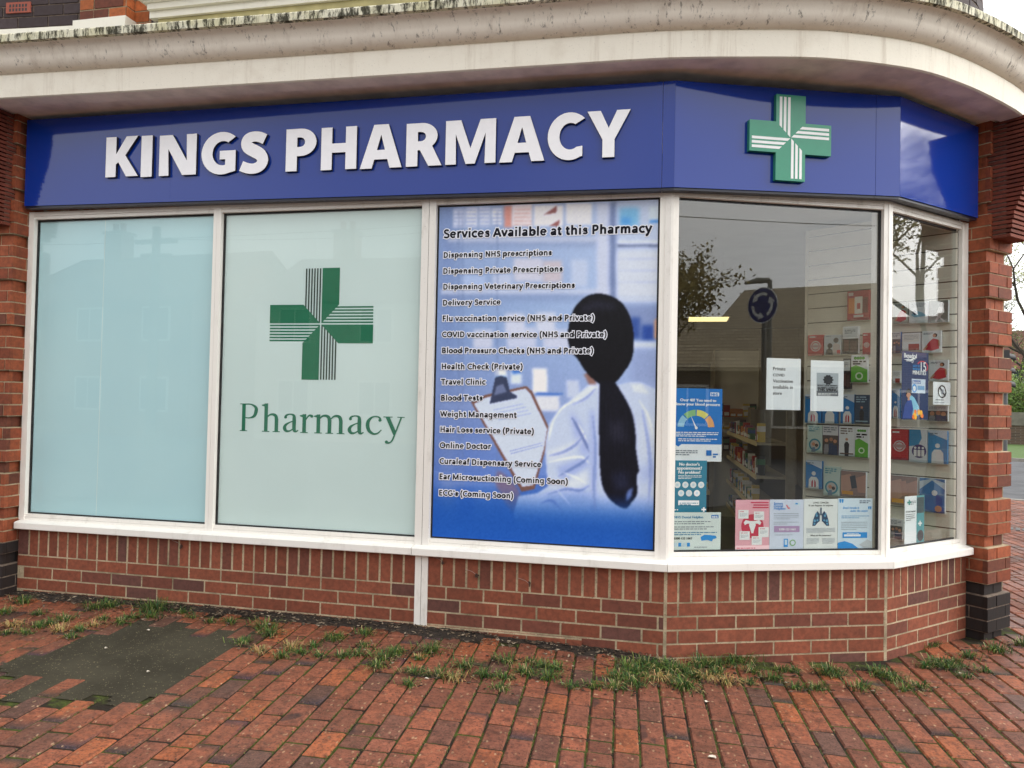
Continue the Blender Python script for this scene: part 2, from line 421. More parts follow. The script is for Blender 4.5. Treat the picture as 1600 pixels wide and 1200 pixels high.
# road, kerb, verge and far ground behind the shop to the right, and the street behind the camera
def strip_k(name, d0, d1, z0, z1, m, l0=-60, l1=40):
    b = MB(); P = lambda l, d, z: (*(KX+KY*l+KN*d), z)
    b.box8([P(l0, d0, z1), P(l1, d0, z1), P(l1, d1, z1), P(l0, d1, z1), P(l0, d0, z0), P(l1, d0, z0), P(l1, d1, z0), P(l0, d1, z0)], m)
    return tag(b.build(name), kind='structure')
M_KERB = plain('kerb stone', lin(150, 146, 138), .8, .15, 8, .2)
M_GRASS = plain('verge grass', lin(72, 98, 38), .9, .45, 30, .8)
zk = zg(9.8, 10.2)
strip_k('kerb', -.13, 0, zk-.3, zk+.005, M_KERB, -3, 30)
strip_k('side_road', 0, 13.5, zk-.4, zk-.1, M_ROAD, -3, 40)
strip_k('far_kerb', 13.5, 13.65, zk-.4, zk+.0, M_KERB, -6, 40)
strip_k('grass_verge', 13.65, 26, zk-.4, zk-.012, M_GRASS, -6, 40)
b = MB(); b.face([(-150, -150, -.62), (150, -150, -.62), (150, 150, -.62), (-150, 150, -.62)], M_ROAD); tag(b.build('ground'), kind='structure')
def m_brickfar(name, a, bb, mo, sc=1.):
    k = NT(name); k.r(.8, .3); t = k.n('TexBrick'); t.inputs['Scale'].default_value = 1; t.inputs['Brick Width'].default_value = .225*sc; t.inputs['Row Height'].default_value = .075*sc
    t.inputs['Mortar Size'].default_value = .01*sc; t.inputs['Color1'].default_value = a; t.inputs['Color2'].default_value = bb; t.inputs['Mortar'].default_value = mo
    co = k.n('TexCoord'); mp = k.n('Mapping'); k.l(co.outputs['Object'], mp.inputs[0])
    sx = k.n('SeparateXYZ'); k.l(mp.outputs[0], sx.inputs[0]); ad = k.n('Math', operation='ADD'); k.l(sx.outputs[0], ad.inputs[0]); k.l(sx.outputs[1], ad.inputs[1])
    cb = k.n('CombineXYZ'); k.l(ad.outputs[0], cb.inputs[0]); k.l(sx.outputs[2], cb.inputs[1]); k.l(cb.outputs[0], t.inputs['Vector']); k.base(t.outputs[0]); return k.m
M_BFAR = m_brickfar('house brick', lin(150, 96, 66), lin(120, 76, 58), lin(150, 130, 110))
M_BDK = m_brickfar('old garden wall brick', lin(104, 84, 70), lin(80, 66, 58), lin(120, 110, 100))
b = MB(); b.box((-40, -26, -.9), (40, -5.2, -.44), M_ROAD); tag(b.build('street'), kind='structure')

# ------------------------------------------------------------------ the shop
shop = thing('pharmacy_shop', (2.9, .6, -.35), 'cream corniced corner shop building of red brick with a splayed five pane shop front', 'shop')
TA, TD = math.tan(.3683/2), math.tan((.7871-.3683)/2)
def strip(mb, f, a0, a1, k0, k1, prof, m, caps=True):     # prof: closed (off,z) outline swept along a facet with mitred ends
    n = len(prof); L = [f.p(a0+k0*o, o, z) for o, z in prof]; Rr = [f.p(a1+k1*o, o, z) for o, z in prof]
    for i in range(n):
        j = (i+1) % n; mb.face([L[i], Rr[i], Rr[j], L[j]], m)
    if caps: mb.face(L, m); mb.face(Rr[::-1], m)
def wall_col():
    r = random.random()
    c = lin(150, 86, 64) if r < .5 else lin(141, 80, 60) if r < .78 else lin(128, 76, 62) if r < .95 else lin(112, 74, 66)
    return sr(c, random.uniform(-.1, .1))
def brick_panel(f, a0, a1, k0, k1, offs, soldier0, gl, tail=None):
    mb = MB(); zb = gl-.12
    # soldier course
    j = 0.0
    js = [a0]; x = soldier0
    while x < a1-.02:
        if x > a0+.02: js.append(x)
        x += .075
    js.append(a1)
    for i in range(len(js)-1):
        mb.col = wall_col(); g = .0068; o = random.uniform(-.0015, .001)
        mb.fbox(f, js[i]+(g if i else .001), js[i+1]-(g if i < len(js)-2 else .001), -.03, o, .004, .2, M_BRICK)
    z = 0.; c = 0
    while z > zb:
        off = offs[c % len(offs)]; x = off-.225
        while x+.225 < a0+.03: x += .225
        while x < a1-.03:
            b0, b1 = max(x, a0), min(x+.225, a1); mb.col = wall_col(); o = random.uniform(-.0015, .001)
            mb.fbox(f, b0+(.0055 if b0 > a0 else .001), b1-(.0055 if b1 < a1 else .001), -.03, o, z-.075+.005, z-.005, M_BRICK); x += .225
        z -= .075; c += 1
    mb.col = (1, 1, 1, 1)
    strip(mb, f, a0, a1, k0, k1, [(-.0022, zb), (-.0022, .2), (-.1, .2), (-.1, zb)], M_MORTAR)
    return mb
mb = brick_panel(FA, -.085, 2.699, 0, 0, [.075, .1875], .0, -.25); mb.build('brick_panel', shop)
mb = brick_panel(FA, 2.777, 4.131, 0, TA, [2.889, 2.975], 2.859, -.29)
for i, x in enumerate(np.arange(2.70, 3.69, .2245)):                        # low ledge of the old footing
    mb.col = wall_col(); mb.fbox(FA, x+.004, min(x+.2245, 3.69)-.004, -.01, .016, -.40, -.238, M_BRICK)
mb.col = (1, 1, 1, 1); mb.fbox(FA, 2.70, 3.685, -.01, .012, -.40, -.232, M_MORTAR)
mb.build('brick_panel', shop)
mb = brick_panel(FC, .006, LC-.006, -TA, TD, [.075, .1875], 0, -.35); mb.build('brick_panel', shop)
mb = brick_panel(FD, .006, LD, -TD, 0, [.0, .1125], 0, -.36); mb.build('brick_panel', shop)
for f, a in ((FA, 4.138), (FC, LC)):                                        # mortar-filled splay joints
    mb = MB(); mb.fbox(f, a-.008, a+.010, -.03, -.001, -.6, .19, M_MORTAR); mb.build('corner_joint', shop)
# sills
def sill(f, a0, a1, k0, k1, o):
    mb = MB(); strip(mb, f, a0, a1, k0, k1, [(-.06, .178), (o-.004, .178), (o, .182), (o, .219), (o-.006, .2235), (0, .233), (-.06, .233)], M_SILL); return mb.build('window_sill', shop)
sill(FA, -.075, 2.688, 0, 0, .05); sill(FA, 2.692, 4.138, 0, TA, .053); sill(FC, .0025, LC-.001, -TA, TD, .053); sill(FD, .001, .87, -TD, 0, .053)
# posts
ZT = 2.30
mb = MB()
mb.fbox(FA, 2.690, 2.7335, -.06, .004, .232, ZT, M_POST); mb.fbox(FA, 2.7365, 2.777, -.06, .004, .232, ZT, M_POST); mb.fbox(FA, 2.72, 2.75, -.06, -.002, .232, ZT, M_BLACK)
mb.build('post', shop)
mb = MB()
mb.fbox(FA, 2.699, 2.7365, -.04, .008, -.234, .178, M_POST); mb.fbox(FA, 2.7395, 2.777, -.04, .008, -.234, .178, M_POST); mb.fbox(FA, 2.72, 2.75, -.04, .002, -.234, .178, M_BLACK)
mb.build('post_foot', shop)
mb = MB(); c = .032
pA, pA2 = FA.p(4.138-c, .004, 0), FC.p(c*.5, .004, 0)
def vprism(mb, pts, z0, z1, m):
    n = len(pts)
    for i in range(n):
        a, b = pts[i], pts[(i+1) % n]; mb.face([(a[0], a[1], z0), (b[0], b[1], z0), (b[0], b[1], z1), (a[0], a[1], z1)], m)
    mb.face([(p[0], p[1], z1) for p in pts], m); mb.face([(p[0], p[1], z0) for p in pts[::-1]], m)
vprism(mb, [FA.p(4.106, .004, 0), FA.p(4.138, .004, 0), FC.p(.012, .004, 0), FC.p(.012, -.06, 0), FA.p(4.106, -.06, 0)], .232, ZT, M_POST)
mb.build('post', shop)
mb = MB(); vprism(mb, [FC.p(LC-.004, .003, 0), FD.p(.006, .003, 0), FD.p(.006, -.05, 0), FC.p(LC-.004, -.05, 0)], .232, ZT, M_POST); mb.build('post', shop)
# windows: frame > pane, gasket, film ...
def window(f, g0, g1, jl, jr, glass=None):
    mb = MB(); zb, zt = .272, 2.240
    e0, e1 = g0-jl, g1+jr
    for a0, a1 in ((e0, g0), (g1, e1)):
        if a1-a0 < .003: continue
        if a1-a0 > .035:
            mid = a0+(a1-a0)*.45; mb.fbox(f, a0, mid-.001, -.05, .0, .233, ZT-.012, M_FRAME); mb.fbox(f, mid+.001, a1, -.05, .001, .233, ZT-.012, M_FRAME); mb.fbox(f, mid-.006, mid+.006, -.05, -.004, .234, ZT-.013, M_BLACK)
        else: mb.fbox(f, a0, a1, -.05, 0, .233, ZT-.012, M_FRAME)
    mb.fbox(f, g0, g1, -.05, -.002, .233, .250, M_FRAME); mb.fbox(f, g0, g1, -.05, -.006, .2515, zb, M_FRAME)
    mb.fbox(f, g0, g1, -.05, -.003, 2.2615, ZT-.012, M_FRAME); mb.fbox(f, g0, g1, -.05, -.005, zt, 2.2595, M_FRAME)
    fr = mb.build('window', shop)
    ga = MB(); q = .011
    for a0, a1, z0, z1 in ((g0, g0+q, zb, zt), (g1-q, g1, zb, zt), (g0+q, g1-q, zb, zb+q*.8), (g0+q, g1-q, zt-q, zt)):
        ga.fbox(f, a0, a1, -.045, -.0285, z0, z1, M_BLACK)
    ga.build('gasket', fr, BASE[shop.name]); 
    pn = MB(); pn.fbox(f, g0+.002, g1-.002, -.036, -.031, zb+.001, zt-.001, glass or M_GLASS); pn.build('pane', fr)
    return fr
w1 = window(FA, -.045, 1.302, .045, 0, M_GLASS1); w2 = window(FA, 1.357, 2.690, .055, 0, M_GLASS1); w3 = window(FA, 2.777, 4.077, 0, .029)
w4 = window(FC, .045, 1.288, .033, .028); w5 = window(FD, .036, .814, .028, .07)
tag(w1, 'shop window with plain aqua frosted film'); tag(w2, 'shop window with pale green film, green cross and lettering'); tag(w4, 'clear shop window showing the shelves inside')
for wn, a0, a1, m, sx in ((w1, -.04, 1.298, M_FILM1, [.475]), (w2, 1.361, 2.686, M_FILM2, [1.985])):
    mb = MB(); mb.fbox(FA, a0, a1, -.046, -.040, .274, 2.238, m)
    for s in sx: mb.fbox(FA, s-.002, s+.002, -.04, -.0396, .276, 2.236, M_SEAM)
    mb.build('frosted_film', wn)
# green cross and serif lettering on the second window
def rot4(pts, k):
    for _ in range(k): pts = [(z, -a) for a, z in pts]
    return pts
def cross_shapes(hw, n, fill):
    sol = [(.012, .012), (hw, hw), (hw, 1), (.012, 1)]; st = []
    pitch = (hw-.02)/n
    for i in range(n):
        x1 = -.014-i*pitch; x0 = x1-pitch*fill; st.append([(x0, -x0), (x1, -x1), (x1, .995), (x0, .995)])
    return sol, st
ca, cz = on(FA, 501, 506, -.038); R1 = .345
sol, st = cross_shapes(.345, 6, .5)
mb = MB()
for k in range(4):
    mb.fpoly(FA, [(ca+a*R1, cz+z*R1) for a, z in rot4(sol, k)], -.0385, M_GREEND)
    for q in st: mb.fpoly(FA, [(ca+a*R1, cz+z*R1) for a, z in rot4(q, k)], -.0385, M_GREEND if k % 2 else M_STRIPED)
mb.build('green_cross', w2)
def catm(P, n=8):
    P = [np.array(p, float) for p in P]; o = []
    Q = [2*P[0]-P[1]]+P+[2*P[-1]-P[-2]]
    for i in range(1, len(Q)-2):
        for k in range(n):
            t = k/n; a, b_, c_, d = Q[i-1:i+3]
            o.append(.5*((2*b_)+(-a+c_)*t+(2*a-5*b_+4*c_-d)*t*t+(-a+3*b_-3*c_+d)*t**3))
    o.append(P[-1]); return o
def ribbon(P, W):       # thick curve, width per control point
    q = catm([(p[0], p[1], w_) for p, w_ in zip(P, W)]); L = []; Rr = []
    for i, p in enumerate(q):
        a = q[max(i-1, 0)]; b_ = q[min(i+1, len(q)-1)]; t = (b_-a)[:2]; t /= np.hypot(*t)+1e-9; n_ = arr(-t[1], t[0])
        L.append(p[:2]+n_*p[2]/2); Rr.append(p[:2]-n_*p[2]/2)
    return L, Rr
SERIF = {}
TH, TN = .125, .045
def stem(x, z0, z1, feet='bt', w_=TH): 
    o = [[(x, z0), (x+w_, z0), (x+w_, z1), (x, z1)]]
    if 'b' in feet: o.append([(x-.075, z0), (x+w_+.075, z0), (x+w_+.06, z0+.03), (x-.06, z0+.03)])
    if 't' in feet: o.append([(x-.10, z1-.075), (x-.10, z1-.05), (x+w_-.01, z1+.01), (x+w_, z1), (x+w_, z1-.06), (x, z1-.11)])
    if 'T' in feet: o.append([(x-.075, z1), (x+w_+.05, z1), (x+w_+.05, z1-.03), (x-.075, z1-.03)])
    return o
def rb(P, W): return ('r', P, W)
XH = .68
SERIF['P'] = (.80, stem(.10, 0, 1, 'bT')+[rb([(.2, .982), (.42, .975), (.585, .87), (.60, .73), (.54, .56), (.38, .485), (.2, .49)], [.04, .045, .10, .125, .10, .045, .035])])
SERIF['h'] = (.72, stem(.10, 0, 1.02, 'bt')+stem(.475, 0, .48, 'b')+[rb([(.2, .53), (.3, .615), (.42, .63), (.51, .57), (.5375, .44)], [.04, .06, .09, .115, .125])])
SERIF['a'] = (.62, [rb([(.12, .56), (.18, .625), (.31, .655), (.42, .61), (.44, .48), (.44, .2), (.46, .07), (.52, .045), (.59, .09)], [.07, .06, .045, .09, .125, .125, .11, .06, .03]),
                  rb([(.44, .42), (.28, .36), (.14, .26), (.11, .14), (.18, .05), (.3, .06), (.43, .15)], [.04, .045, .09, .12, .09, .05, .04]), circ(.135, .545, .052, 10)])
SERIF['r'] = (.50, stem(.11, 0, XH-.01, 'bt')+[rb([(.22, .47), (.3, .59), (.37, .63), (.44, .60)], [.04, .05, .07, .10]), circ(.43, .60, .052, 10)])
SERIF['m'] = (1.12, stem(.10, 0, XH-.01, 'bt')+stem(.485, 0, .48, 'b')+stem(.87, 0, .48, 'b')+[rb([(.2, .52), (.3, .615), (.42, .63), (.515, .57), (.5475, .44)], [.04, .06, .09, .115, .125]), rb([(.59, .52), (.69, .615), (.81, .63), (.90, .57), (.9325, .44)], [.04, .06, .09, .115, .125])])
SERIF['c'] = (.62, [rb([(.53, .50), (.50, .60), (.39, .655), (.24, .62), (.12, .48), (.10, .31), (.16, .14), (.30, .045), (.44, .07), (.56, .19)], [.08, .06, .045, .06, .11, .125, .11, .07, .05, .03]), circ(.505, .525, .052, 10)])
SERIF['y'] = (.70, [[(.0, XH-.02), (.30, XH-.02), (.30, XH-.05), (.0, XH-.05)], [(.46, XH-.02), (.70, XH-.02), (.70, XH-.05), (.46, XH-.05)], [(.07, XH-.04), (.21, XH-.04), (.43, .14), (.37, -.01), (.34, .02)], [(.565, XH-.04), (.62, XH-.04), (.38, -.04), (.34, -.02)],
                  rb([(.37, .0), (.31, -.16), (.22, -.25), (.12, -.24)], [.055, .05, .05, .09]), circ(.12, -.225, .055, 10)])
xA, zA = on(FA, 374, 673, -.038); xB, zB = on(FA, 627, 673, -.038)
tot = sum(SERIF[c][0] for c in 'Pharmacy')-.12; sc_ = (xB-xA)/tot
xc = -.02; lev = 0
hgt = on(FA, 390, 630, -.038)[1]-zA
for c in 'Pharmacy':
    wd, sh = SERIF[c]; mb = MB()
    for q in sh:
        lev += 1; o_ = -.0385+lev*1.2e-5
        P_ = lambda a, z: (xA+(xc+a)*sc_, zA-.001+z*hgt*.99)
        if isinstance(q, tuple):
            L, Rr = ribbon(q[1], q[2])
            for i in range(len(L)-1): mb.fpoly(FA, [P_(*L[i]), P_(*L[i+1]), P_(*Rr[i+1]), P_(*Rr[i])], o_, M_GREENL)
        else: mb.fpoly(FA, [P_(*p) for p in q], o_, M_GREENL)
    xc += wd; mb.build('vinyl_letter', w2)
# brick piers with recessed bands
def pier_col(z, zdark):
    if z < zdark: return sr(lin(40, 38, 38), random.uniform(-.3, .4))
    r = random.random(); c = lin(160, 86, 56) if r < .55 else lin(142, 74, 50) if r < .85 else lin(118, 68, 52)
    return sr(c, random.uniform(-.12, .12))
def pier(f, a0, a1, o0, o1, zphase, zbot, ztop, zdark, ins=.03):
    mb = MB(); n0 = math.floor((zbot-zphase)/.075)
    i = n0
    while zphase+i*.075 < ztop:
        z = zphase+i*.075; rec = (i % 4 == 0); q = ins if rec else 0
        x0, x1, y1 = a0+q*.6, a1-q, o1-q; j = .0045; sh = .03
        mb.col = (1, 1, 1, 1); mb.fbox(f, x0+.005, x1-.005, o0, y1-.006, z, z+.075, M_MORTARD if z < zdark else M_MORTAR)
        half = (i % 2)*.1125; x = x0-half
        while x < x1-.02:            # front face
            b0, b1 = max(x, x0), min(x+.225 if not rec else x+.1125, x1)
            if b1-b0 > .02:
                mb.col = pier_col(z, zdark); e = random.uniform(-.002, .0015)
                mb.fbox(f, b0+(j if b0 > x0 else 0), b1-(j if b1 < x1 else 0), y1-sh, y1+e, z+j, z+.075-j, M_BRICK)
            x += .225 if not rec else .1125
        y = y1-sh-.002-(.0 if i % 2 else .08)
        ys_ = [y1-sh-.001]+([y] if y < y1-sh-.03 else [])+[o0]
        for k in range(len(ys_)-1):
            for s, xx in ((1, x0), (-1, x1)):
                mb.col = pier_col(z, zdark); e = random.uniform(-.002, .0015)
                mb.fbox(f, min(xx+e*-s, xx+sh*s), max(xx+e*-s, xx+sh*s), ys_[k+1]+j, ys_[k]-(j if k else 0), z+j, z+.075-j, M_BRICK)
        i += 1
    return mb.build('brick_pier', shop)
pier(FD, LD+.001, 1.175, -.12, .130, -.072, -.44, 2.93, -.0)
zl = on(FA, 40, 588, .11)[1]-.0375
pier(FA, -.46, -.088, -.12, .118, zl-.075*12*1, -.36, 2.93, .06)
M_TILE = m_brickattr('terracotta tile', .75, bump=.4)
def corbel(f, a0, a1, prof, m0):
    mb = MB(); z = prof[0][1]; k = 0
    while z < prof[-1][1]:
        o = np.interp(z, [p[1] for p in prof], [p[0] for p in prof])+random.uniform(-.003, .003); mb.col = sr(lin(128, 66, 50), random.uniform(-.2, .15))
        mb.fbox(f, a0+random.uniform(-.003, .003), a1+random.uniform(-.003, .003), m0, o, z, z+.019, M_TILE); z += .0275; k += 1
    mb.col = (1, 1, 1, 1); mb.fbox(f, a0+.008, a1-.008, m0, prof[0][0]-.03, prof[0][1]+.005, prof[-1][1], M_MORTARD)
    return mb.build('tile_corbel', shop)
corbel(FD, LD+.03, 1.155, [(.235, 2.17), (.255, 2.3), (.325, 2.5), (.40, 2.7), (.42, 2.90)], .09)
corbel(FA, -.44, -.115, [(.19, 2.17), (.215, 2.3), (.27, 2.5), (.33, 2.7), (.35, 2.90)], .09)
# cornice swept round the corner
path = [(-3.2, -.52), (-1.2, -.435), (.048, -.381), (.932, -.342), (1.765, -.314), (2.395, -.296), (3.28, -.27), (3.9, -.254)]
cv = catm([(3.9, -.254), (4.15, -.238), (4.458, -.193), (4.92, -.098), (5.382, .104), (5.691, .338), (5.991, .634), (6.241, .927), (6.48, 1.30), (6.68, 1.78), (6.80, 2.3), (6.86, 2.9), (6.88, 3.6), (6.88, 6)], 6)
path = path[:-1]+[tuple(p) for p in cv]
def norms(P):
    P = [arr(*p) for p in P]; N = []
    for i in range(len(P)):
        t = P[min(i+1, len(P)-1)]-P[max(i-1, 0)]; t /= np.hypot(*t); N.append(arr(t[1], -t[0]))
    return P, N
def sweep(mb, P, prof, m, closed=False):
    P, N = norms(P); n = len(prof); i0 = len(mb.v)
    vs = [(*(p+q*o), z) for p, q in zip(P, N) for o, z in prof]
    fs = [(i*n+j, (i+1)*n+j, (i+1)*n+j+1, i*n+j+1) for i in range(len(P)-1) for j in range(n-1)]
    mb.add(vs, fs, m)
ZC = 2.90
mb = MB(); sweep(mb, path, [(-.012, ZC), (0, ZC+.006), (.004, ZC+.14), (-.002, ZC+.148)], M_CORN); mb.build('cornice_band', shop)
mb = MB()
cy = [(-.004, ZC+.147)]+[(.0+.075*math.sin(t)*1., ZC+.150+.085*(1-math.cos(t))) for t in np.linspace(.1, 1.45, 9)]+[(.083+.05*(1-math.cos(t)), ZC+.232+.045*math.sin(t)) for t in np.linspace(.2, 1.4, 6)]+[(.128, ZC+.279)]
sweep(mb, path, cy, M_CORNU); mb.build('cornice_moulding', shop, smooth=True)
mb = MB(); sweep(mb, path, [(.120, ZC+.276), (.150, ZC+.278), (.152, ZC+.318), (.146, ZC+.326), (.02, ZC+.36), (-.5, ZC+.42)], M_DRIP); mb.build('cornice_drip', shop)
mb = MB(); sweep(mb, path, [(-.012, ZC), (-.13, ZC), (-.134, ZC+.014), (-.95, ZC+.014)], M_SOFFIT); mb.build('soffit', shop)
# upper storey
def dark_col(): return sr(lin(66, 56, 58), random.uniform(-.3, .25))
def orange_col(): return sr(lin(186, 104, 58) if random.random() < .7 else lin(120, 66, 50), random.uniform(-.15, .15))
def brickrun(mb, P, z0, z1, colf, mort, depth=.03, st=.225):
    P = [arr(*p) for p in P]; seg = [np.hypot(*(P[i+1]-P[i])) for i in range(len(P)-1)]; cum = np.concatenate([[0], np.cumsum(seg)])
    def at(s):
        i = int(np.clip(np.searchsorted(cum, s)-1, 0, len(seg)-1)); t = (s-cum[i])/seg[i]; p = P[i]+(P[i+1]-P[i])*t; d = (P[i+1]-P[i])/seg[i]; return p, arr(d[1], -d[0])
    c = 0; z = z0
    while z < z1:
        s = -(c % 2)*st/2
        while s < cum[-1]:
            a, b_ = max(s, 0)+.005, min(s+st, cum[-1])-.005; s += st
            if b_-a < .02: continue
            (p, n), (q, k) = at(a), at(b_); mb.col = colf(); e = random.uniform(-.002, .002)
            A_, B_ = p+n*e, q+k*e; C_, D_ = p-n*depth, q-k*depth
            mb.box8([(*A_, z+.005), (*B_, z+.005), (*B_, z+.07), (*A_, z+.07), (*C_, z+.005), (*D_, z+.005), (*D_, z+.07), (*C_, z+.07)], M_BRICK)
        z += .075; c += 1
    mb.col = (1, 1, 1, 1)
    for i in range(len(P)-1):
        d = (P[i+1]-P[i])/seg[i]; n = arr(d[1], -d[0])
        A_, B_ = P[i]-n*.006, P[i+1]-n*.006; mb.face([(*A_, z0), (*B_, z0), (*B_, z1), (*A_, z1)], mort)
        C_, D_ = P[i]-n*.25, P[i+1]-n*.25; mb.face([(*C_, z0), (*D_, z0), (*D_, z1), (*C_, z1)], mort)
    return mb
ZU = 3.30
uppath = [(.80, .0), (2.6, .02), (4.2, .06), (4.75, .14), (5.2, .3), (5.6, .52), (5.88, .78), (6.04, 1.02), (6.13, 1.3), (6.16, 1.65), (6.165, 2.05), (6.167, 2.5), (6.168, 3.0), (6.168, 3.6), (6.168, 4.3), (6.168, 5)]
mb = brickrun(MB(), [(-2.2, -.32), (-1.4, -.17), (-.7, -.08), (-.1, -.03), (.29, -.005)], 3.53, 5.2, dark_col, M_MORTARD); mb.build('upper_wall', shop)
mb = brickrun(MB(), [tuple(p) for p in catm(uppath, 4)], ZU, 5.2, dark_col, M_MORTARD); mb.build('upper_wall', shop)
mb = brickrun(MB(), [(.28, -.03), (.64, -.03)], 3.535, 5.2, orange_col, M_MORTAR); brickrun(mb, [(.641, -.03), (.641, .07)], 3.535, 5.2, orange_col, M_MORTAR); brickrun(mb, [(.64, .045), (.86, .05)], 3.46, 5.2, orange_col, M_MORTAR); mb.build('pilaster', shop)
mb = MB(); sweep(mb, [(-2.2, -.345), (-1.4, -.195), (-.7, -.105), (-.1, -.055), (.25, -.03)], [(0, 3.28), (0, 3.515), (-.05, 3.53)], M_STONE)
mb.box((.255, -.055, 3.28), (.655, .12, 3.535), M_STONE); mb.build('stone_plinth', shop)
mb = MB()
for z0, z1, o in ((3.50, 3.545, -.05), (3.545, 3.585, -.075), (3.585, 3.60, -.09), (3.60, 3.635, -.125)): mb.box((.83-(.02 if z0 > 3.55 else 0)-(.03 if z0 >= 3.6 else 0), o, z0+.001), (2.75, .1, z1), M_STONE)
mb.box((.88, -.03, 3.40), (2.7, .1, 3.50), plain('olive stone', lin(178, 168, 120), .8, .15, 9)); mb.build('moulded_sill', shop)
M_TERRA = plain('terracotta', lin(150, 78, 62), .8, .1)
mb = MB(); a0, zz0 = on(FA, 11, 23, .08); a1, zz1 = on(FA, 48, 3, .08)
a0, a1, zz0, zz1 = -.33, -.15, 3.685, 3.76
LV = Line((-.7, -.084), (.6, .05))
ab0, _z = on(LV, 10, 15); ab1, _z2 = on(LV, 48, 10); zc = (on(LV, 28, 12)[1]); 
mb.fbox(LV, ab0, ab1, -.02, .004, zc-.036, zc+.036, M_TERRA)
for i in range(6):
    for k in range(2):
        wd = (ab1-ab0-.04)/6; mb.fbox(LV, ab0+.02+wd*i+wd*.2, ab0+.02+wd*i+wd*.8, 0, .0045, zc-.026+k*.028, zc-.026+k*.028+.02, M_BLACK)
mb.build('air_brick', shop)
# inside
M_IN = plain('shop wall', lin(176, 164, 140), .8, .06, 3); M_FLOOR = plain('shop floor', lin(70, 60, 50), .35, .2, 3); M_CEIL = plain('ceiling tile', lin(200, 198, 190), .8, .05, 4)
mb = MB(); mb.box((1.2, 9.5, -.4), (6.3, 9.6, 2.6), M_IN); mb.box((1.1, .12, -.4), (1.2, 9.6, 2.6), M_IN); mb.box((6.2, 1.36, -.6), (6.3, 9.6, 3.2), M_IN); mb.build('inner_wall', shop)
mb = MB(); pts = [(1.1, .07), (4.10, .07), FC.p(LC, -.1, 0)[:2], FD.p(LD, -.1, 0)[:2], (6.2, 1.36), (6.2, 9.6), (1.1, 9.6)]
vprism(mb, pts, -.3, -.24, M_FLOOR); mb.build('shop_floor', shop)
mb = MB()
vprism(mb, pts, 2.43, 2.50, M_CEIL); mb.build('ceiling', shop)
mb = MB(); mb.box((-3, .3, 5.2), (6.05, 9.6, 5.3), M_CEIL); mb.box((6.301, 1.45, -.6), (6.33, 9.6, 3.2), M_BFAR); mb.box((-3, 9.6, -.6), (6.05, 9.7, 5.2), M_BFAR); mb.box((6.05, 9.6, -.6), (6.33, 9.7, 3.2), M_BFAR); mb.box((-3.1, .2, -.6), (-3, 9.6, 5.2), M_BFAR)
mb.box((-3, -.03, -.6), (-.46, .08, 2.93), M_BFAR); mb.build('outer_shell', shop)
mb = MB()
mb.fbox(FD, .812, .835, -.20, -.05, .235, 2.28, M_FRAME); mb.fbox(FC, 1.29, 1.31, -.12, -.05, .235, 2.28, M_FRAME)
mb.fbox(FC, .0, LC-.03, -.16, -.05, .20, .232, M_FRAME); mb.fbox(FD, .05, .81, -.16, -.05, .20, .232, M_FRAME); mb.fbox(FC, 0, LC, -.10, -.052, -.3, .2, M_IN); mb.fbox(FD, 0, LD, -.10, -.052, -.3, .2, M_IN)
mb.fbox(FC, 0, LC, -.10, -.052, 2.245, 2.45, M_FRAME); mb.fbox(FD, 0, LD, -.10, -.052, 2.245, 2.45, M_FRAME)
mb.build('window_reveal', shop)

# ------------------------------------------------------------------ fascia sign
sign = thing('fascia_sign', (4.1, -.05, 2.29), 'long glossy blue fascia board with white raised lettering above the windows', 'sign')
def fpanel(f, a0, a1, k0, k1, zb0, zb1, zt0, zt1):
    mb = MB(); o0, o1 = .0, .07
    def q(a, k, o, z): return f.p(a+k*o, o, z)
    P = [q(a0, k0, o1, zb0), q(a1, k1, o1, zb1), q(a1, k1, o1, zt1), q(a0, k0, o1, zt0), q(a0, k0, o0, zb0), q(a1, k1, o0, zb1), q(a1, k1, o0, zt1), q(a0, k0, o0, zt0)]
    mb.box8(P, M_FASC); o2 = .062
    P = [q(a0, k0, o2, zb0-.014), q(a1, k1, o2, zb1-.014), q(a1, k1, o2, zb1-.001), q(a0, k0, o2, zb0-.001), q(a0, k0, .01, zb0-.014), q(a1, k1, .01, zb1-.014), q(a1, k1, .01, zb1-.001), q(a0, k0, .01, zb0-.001)]
    mb.box8(P, M_DARKTRIM)
    return mb.build('panel', sign)
fpanel(FA, -.06, 1.035, 0, 0, 2.312, 2.301, 2.886, 2.878); fpanel(FA, 1.0355, 4.0845, 0, 0, 2.301, 2.268, 2.878, 2.852); fpanel(FA, 4.0865, 4.138, 0, TA, 2.268, 2.268, 2.852, 2.852)
fpanel(FC, .0005, 1.182, -TA, 0, 2.268, 2.297, 2.853, 2.872); fpanel(FC, 1.184, LC, 0, TD, 2.297, 2.300, 2.872, 2.875); fpanel(FD, .0005, .86, -TD, 0, 2.300, 2.305, 2.875, 2.886)
def arcp(cx, cy, rx, ry, d0, d1, n=14): return [(cx+rx*math.cos(R_(d0+(d1-d0)*i/n)), cy+ry*math.sin(R_(d0+(d1-d0)*i/n))) for i in range(n+1)]
SL, SR_ = ribbon([(.60, .80), (.45, .865), (.30, .875), (.19, .83), (.15, .73), (.20, .62), (.35, .53), (.49, .44), (.555, .31), (.50, .18), (.36, .115), (.20, .125), (.03, .19)], [.25, .25, .25, .26, .27, .29, .30, .29, .27, .26, .25, .25, .25])
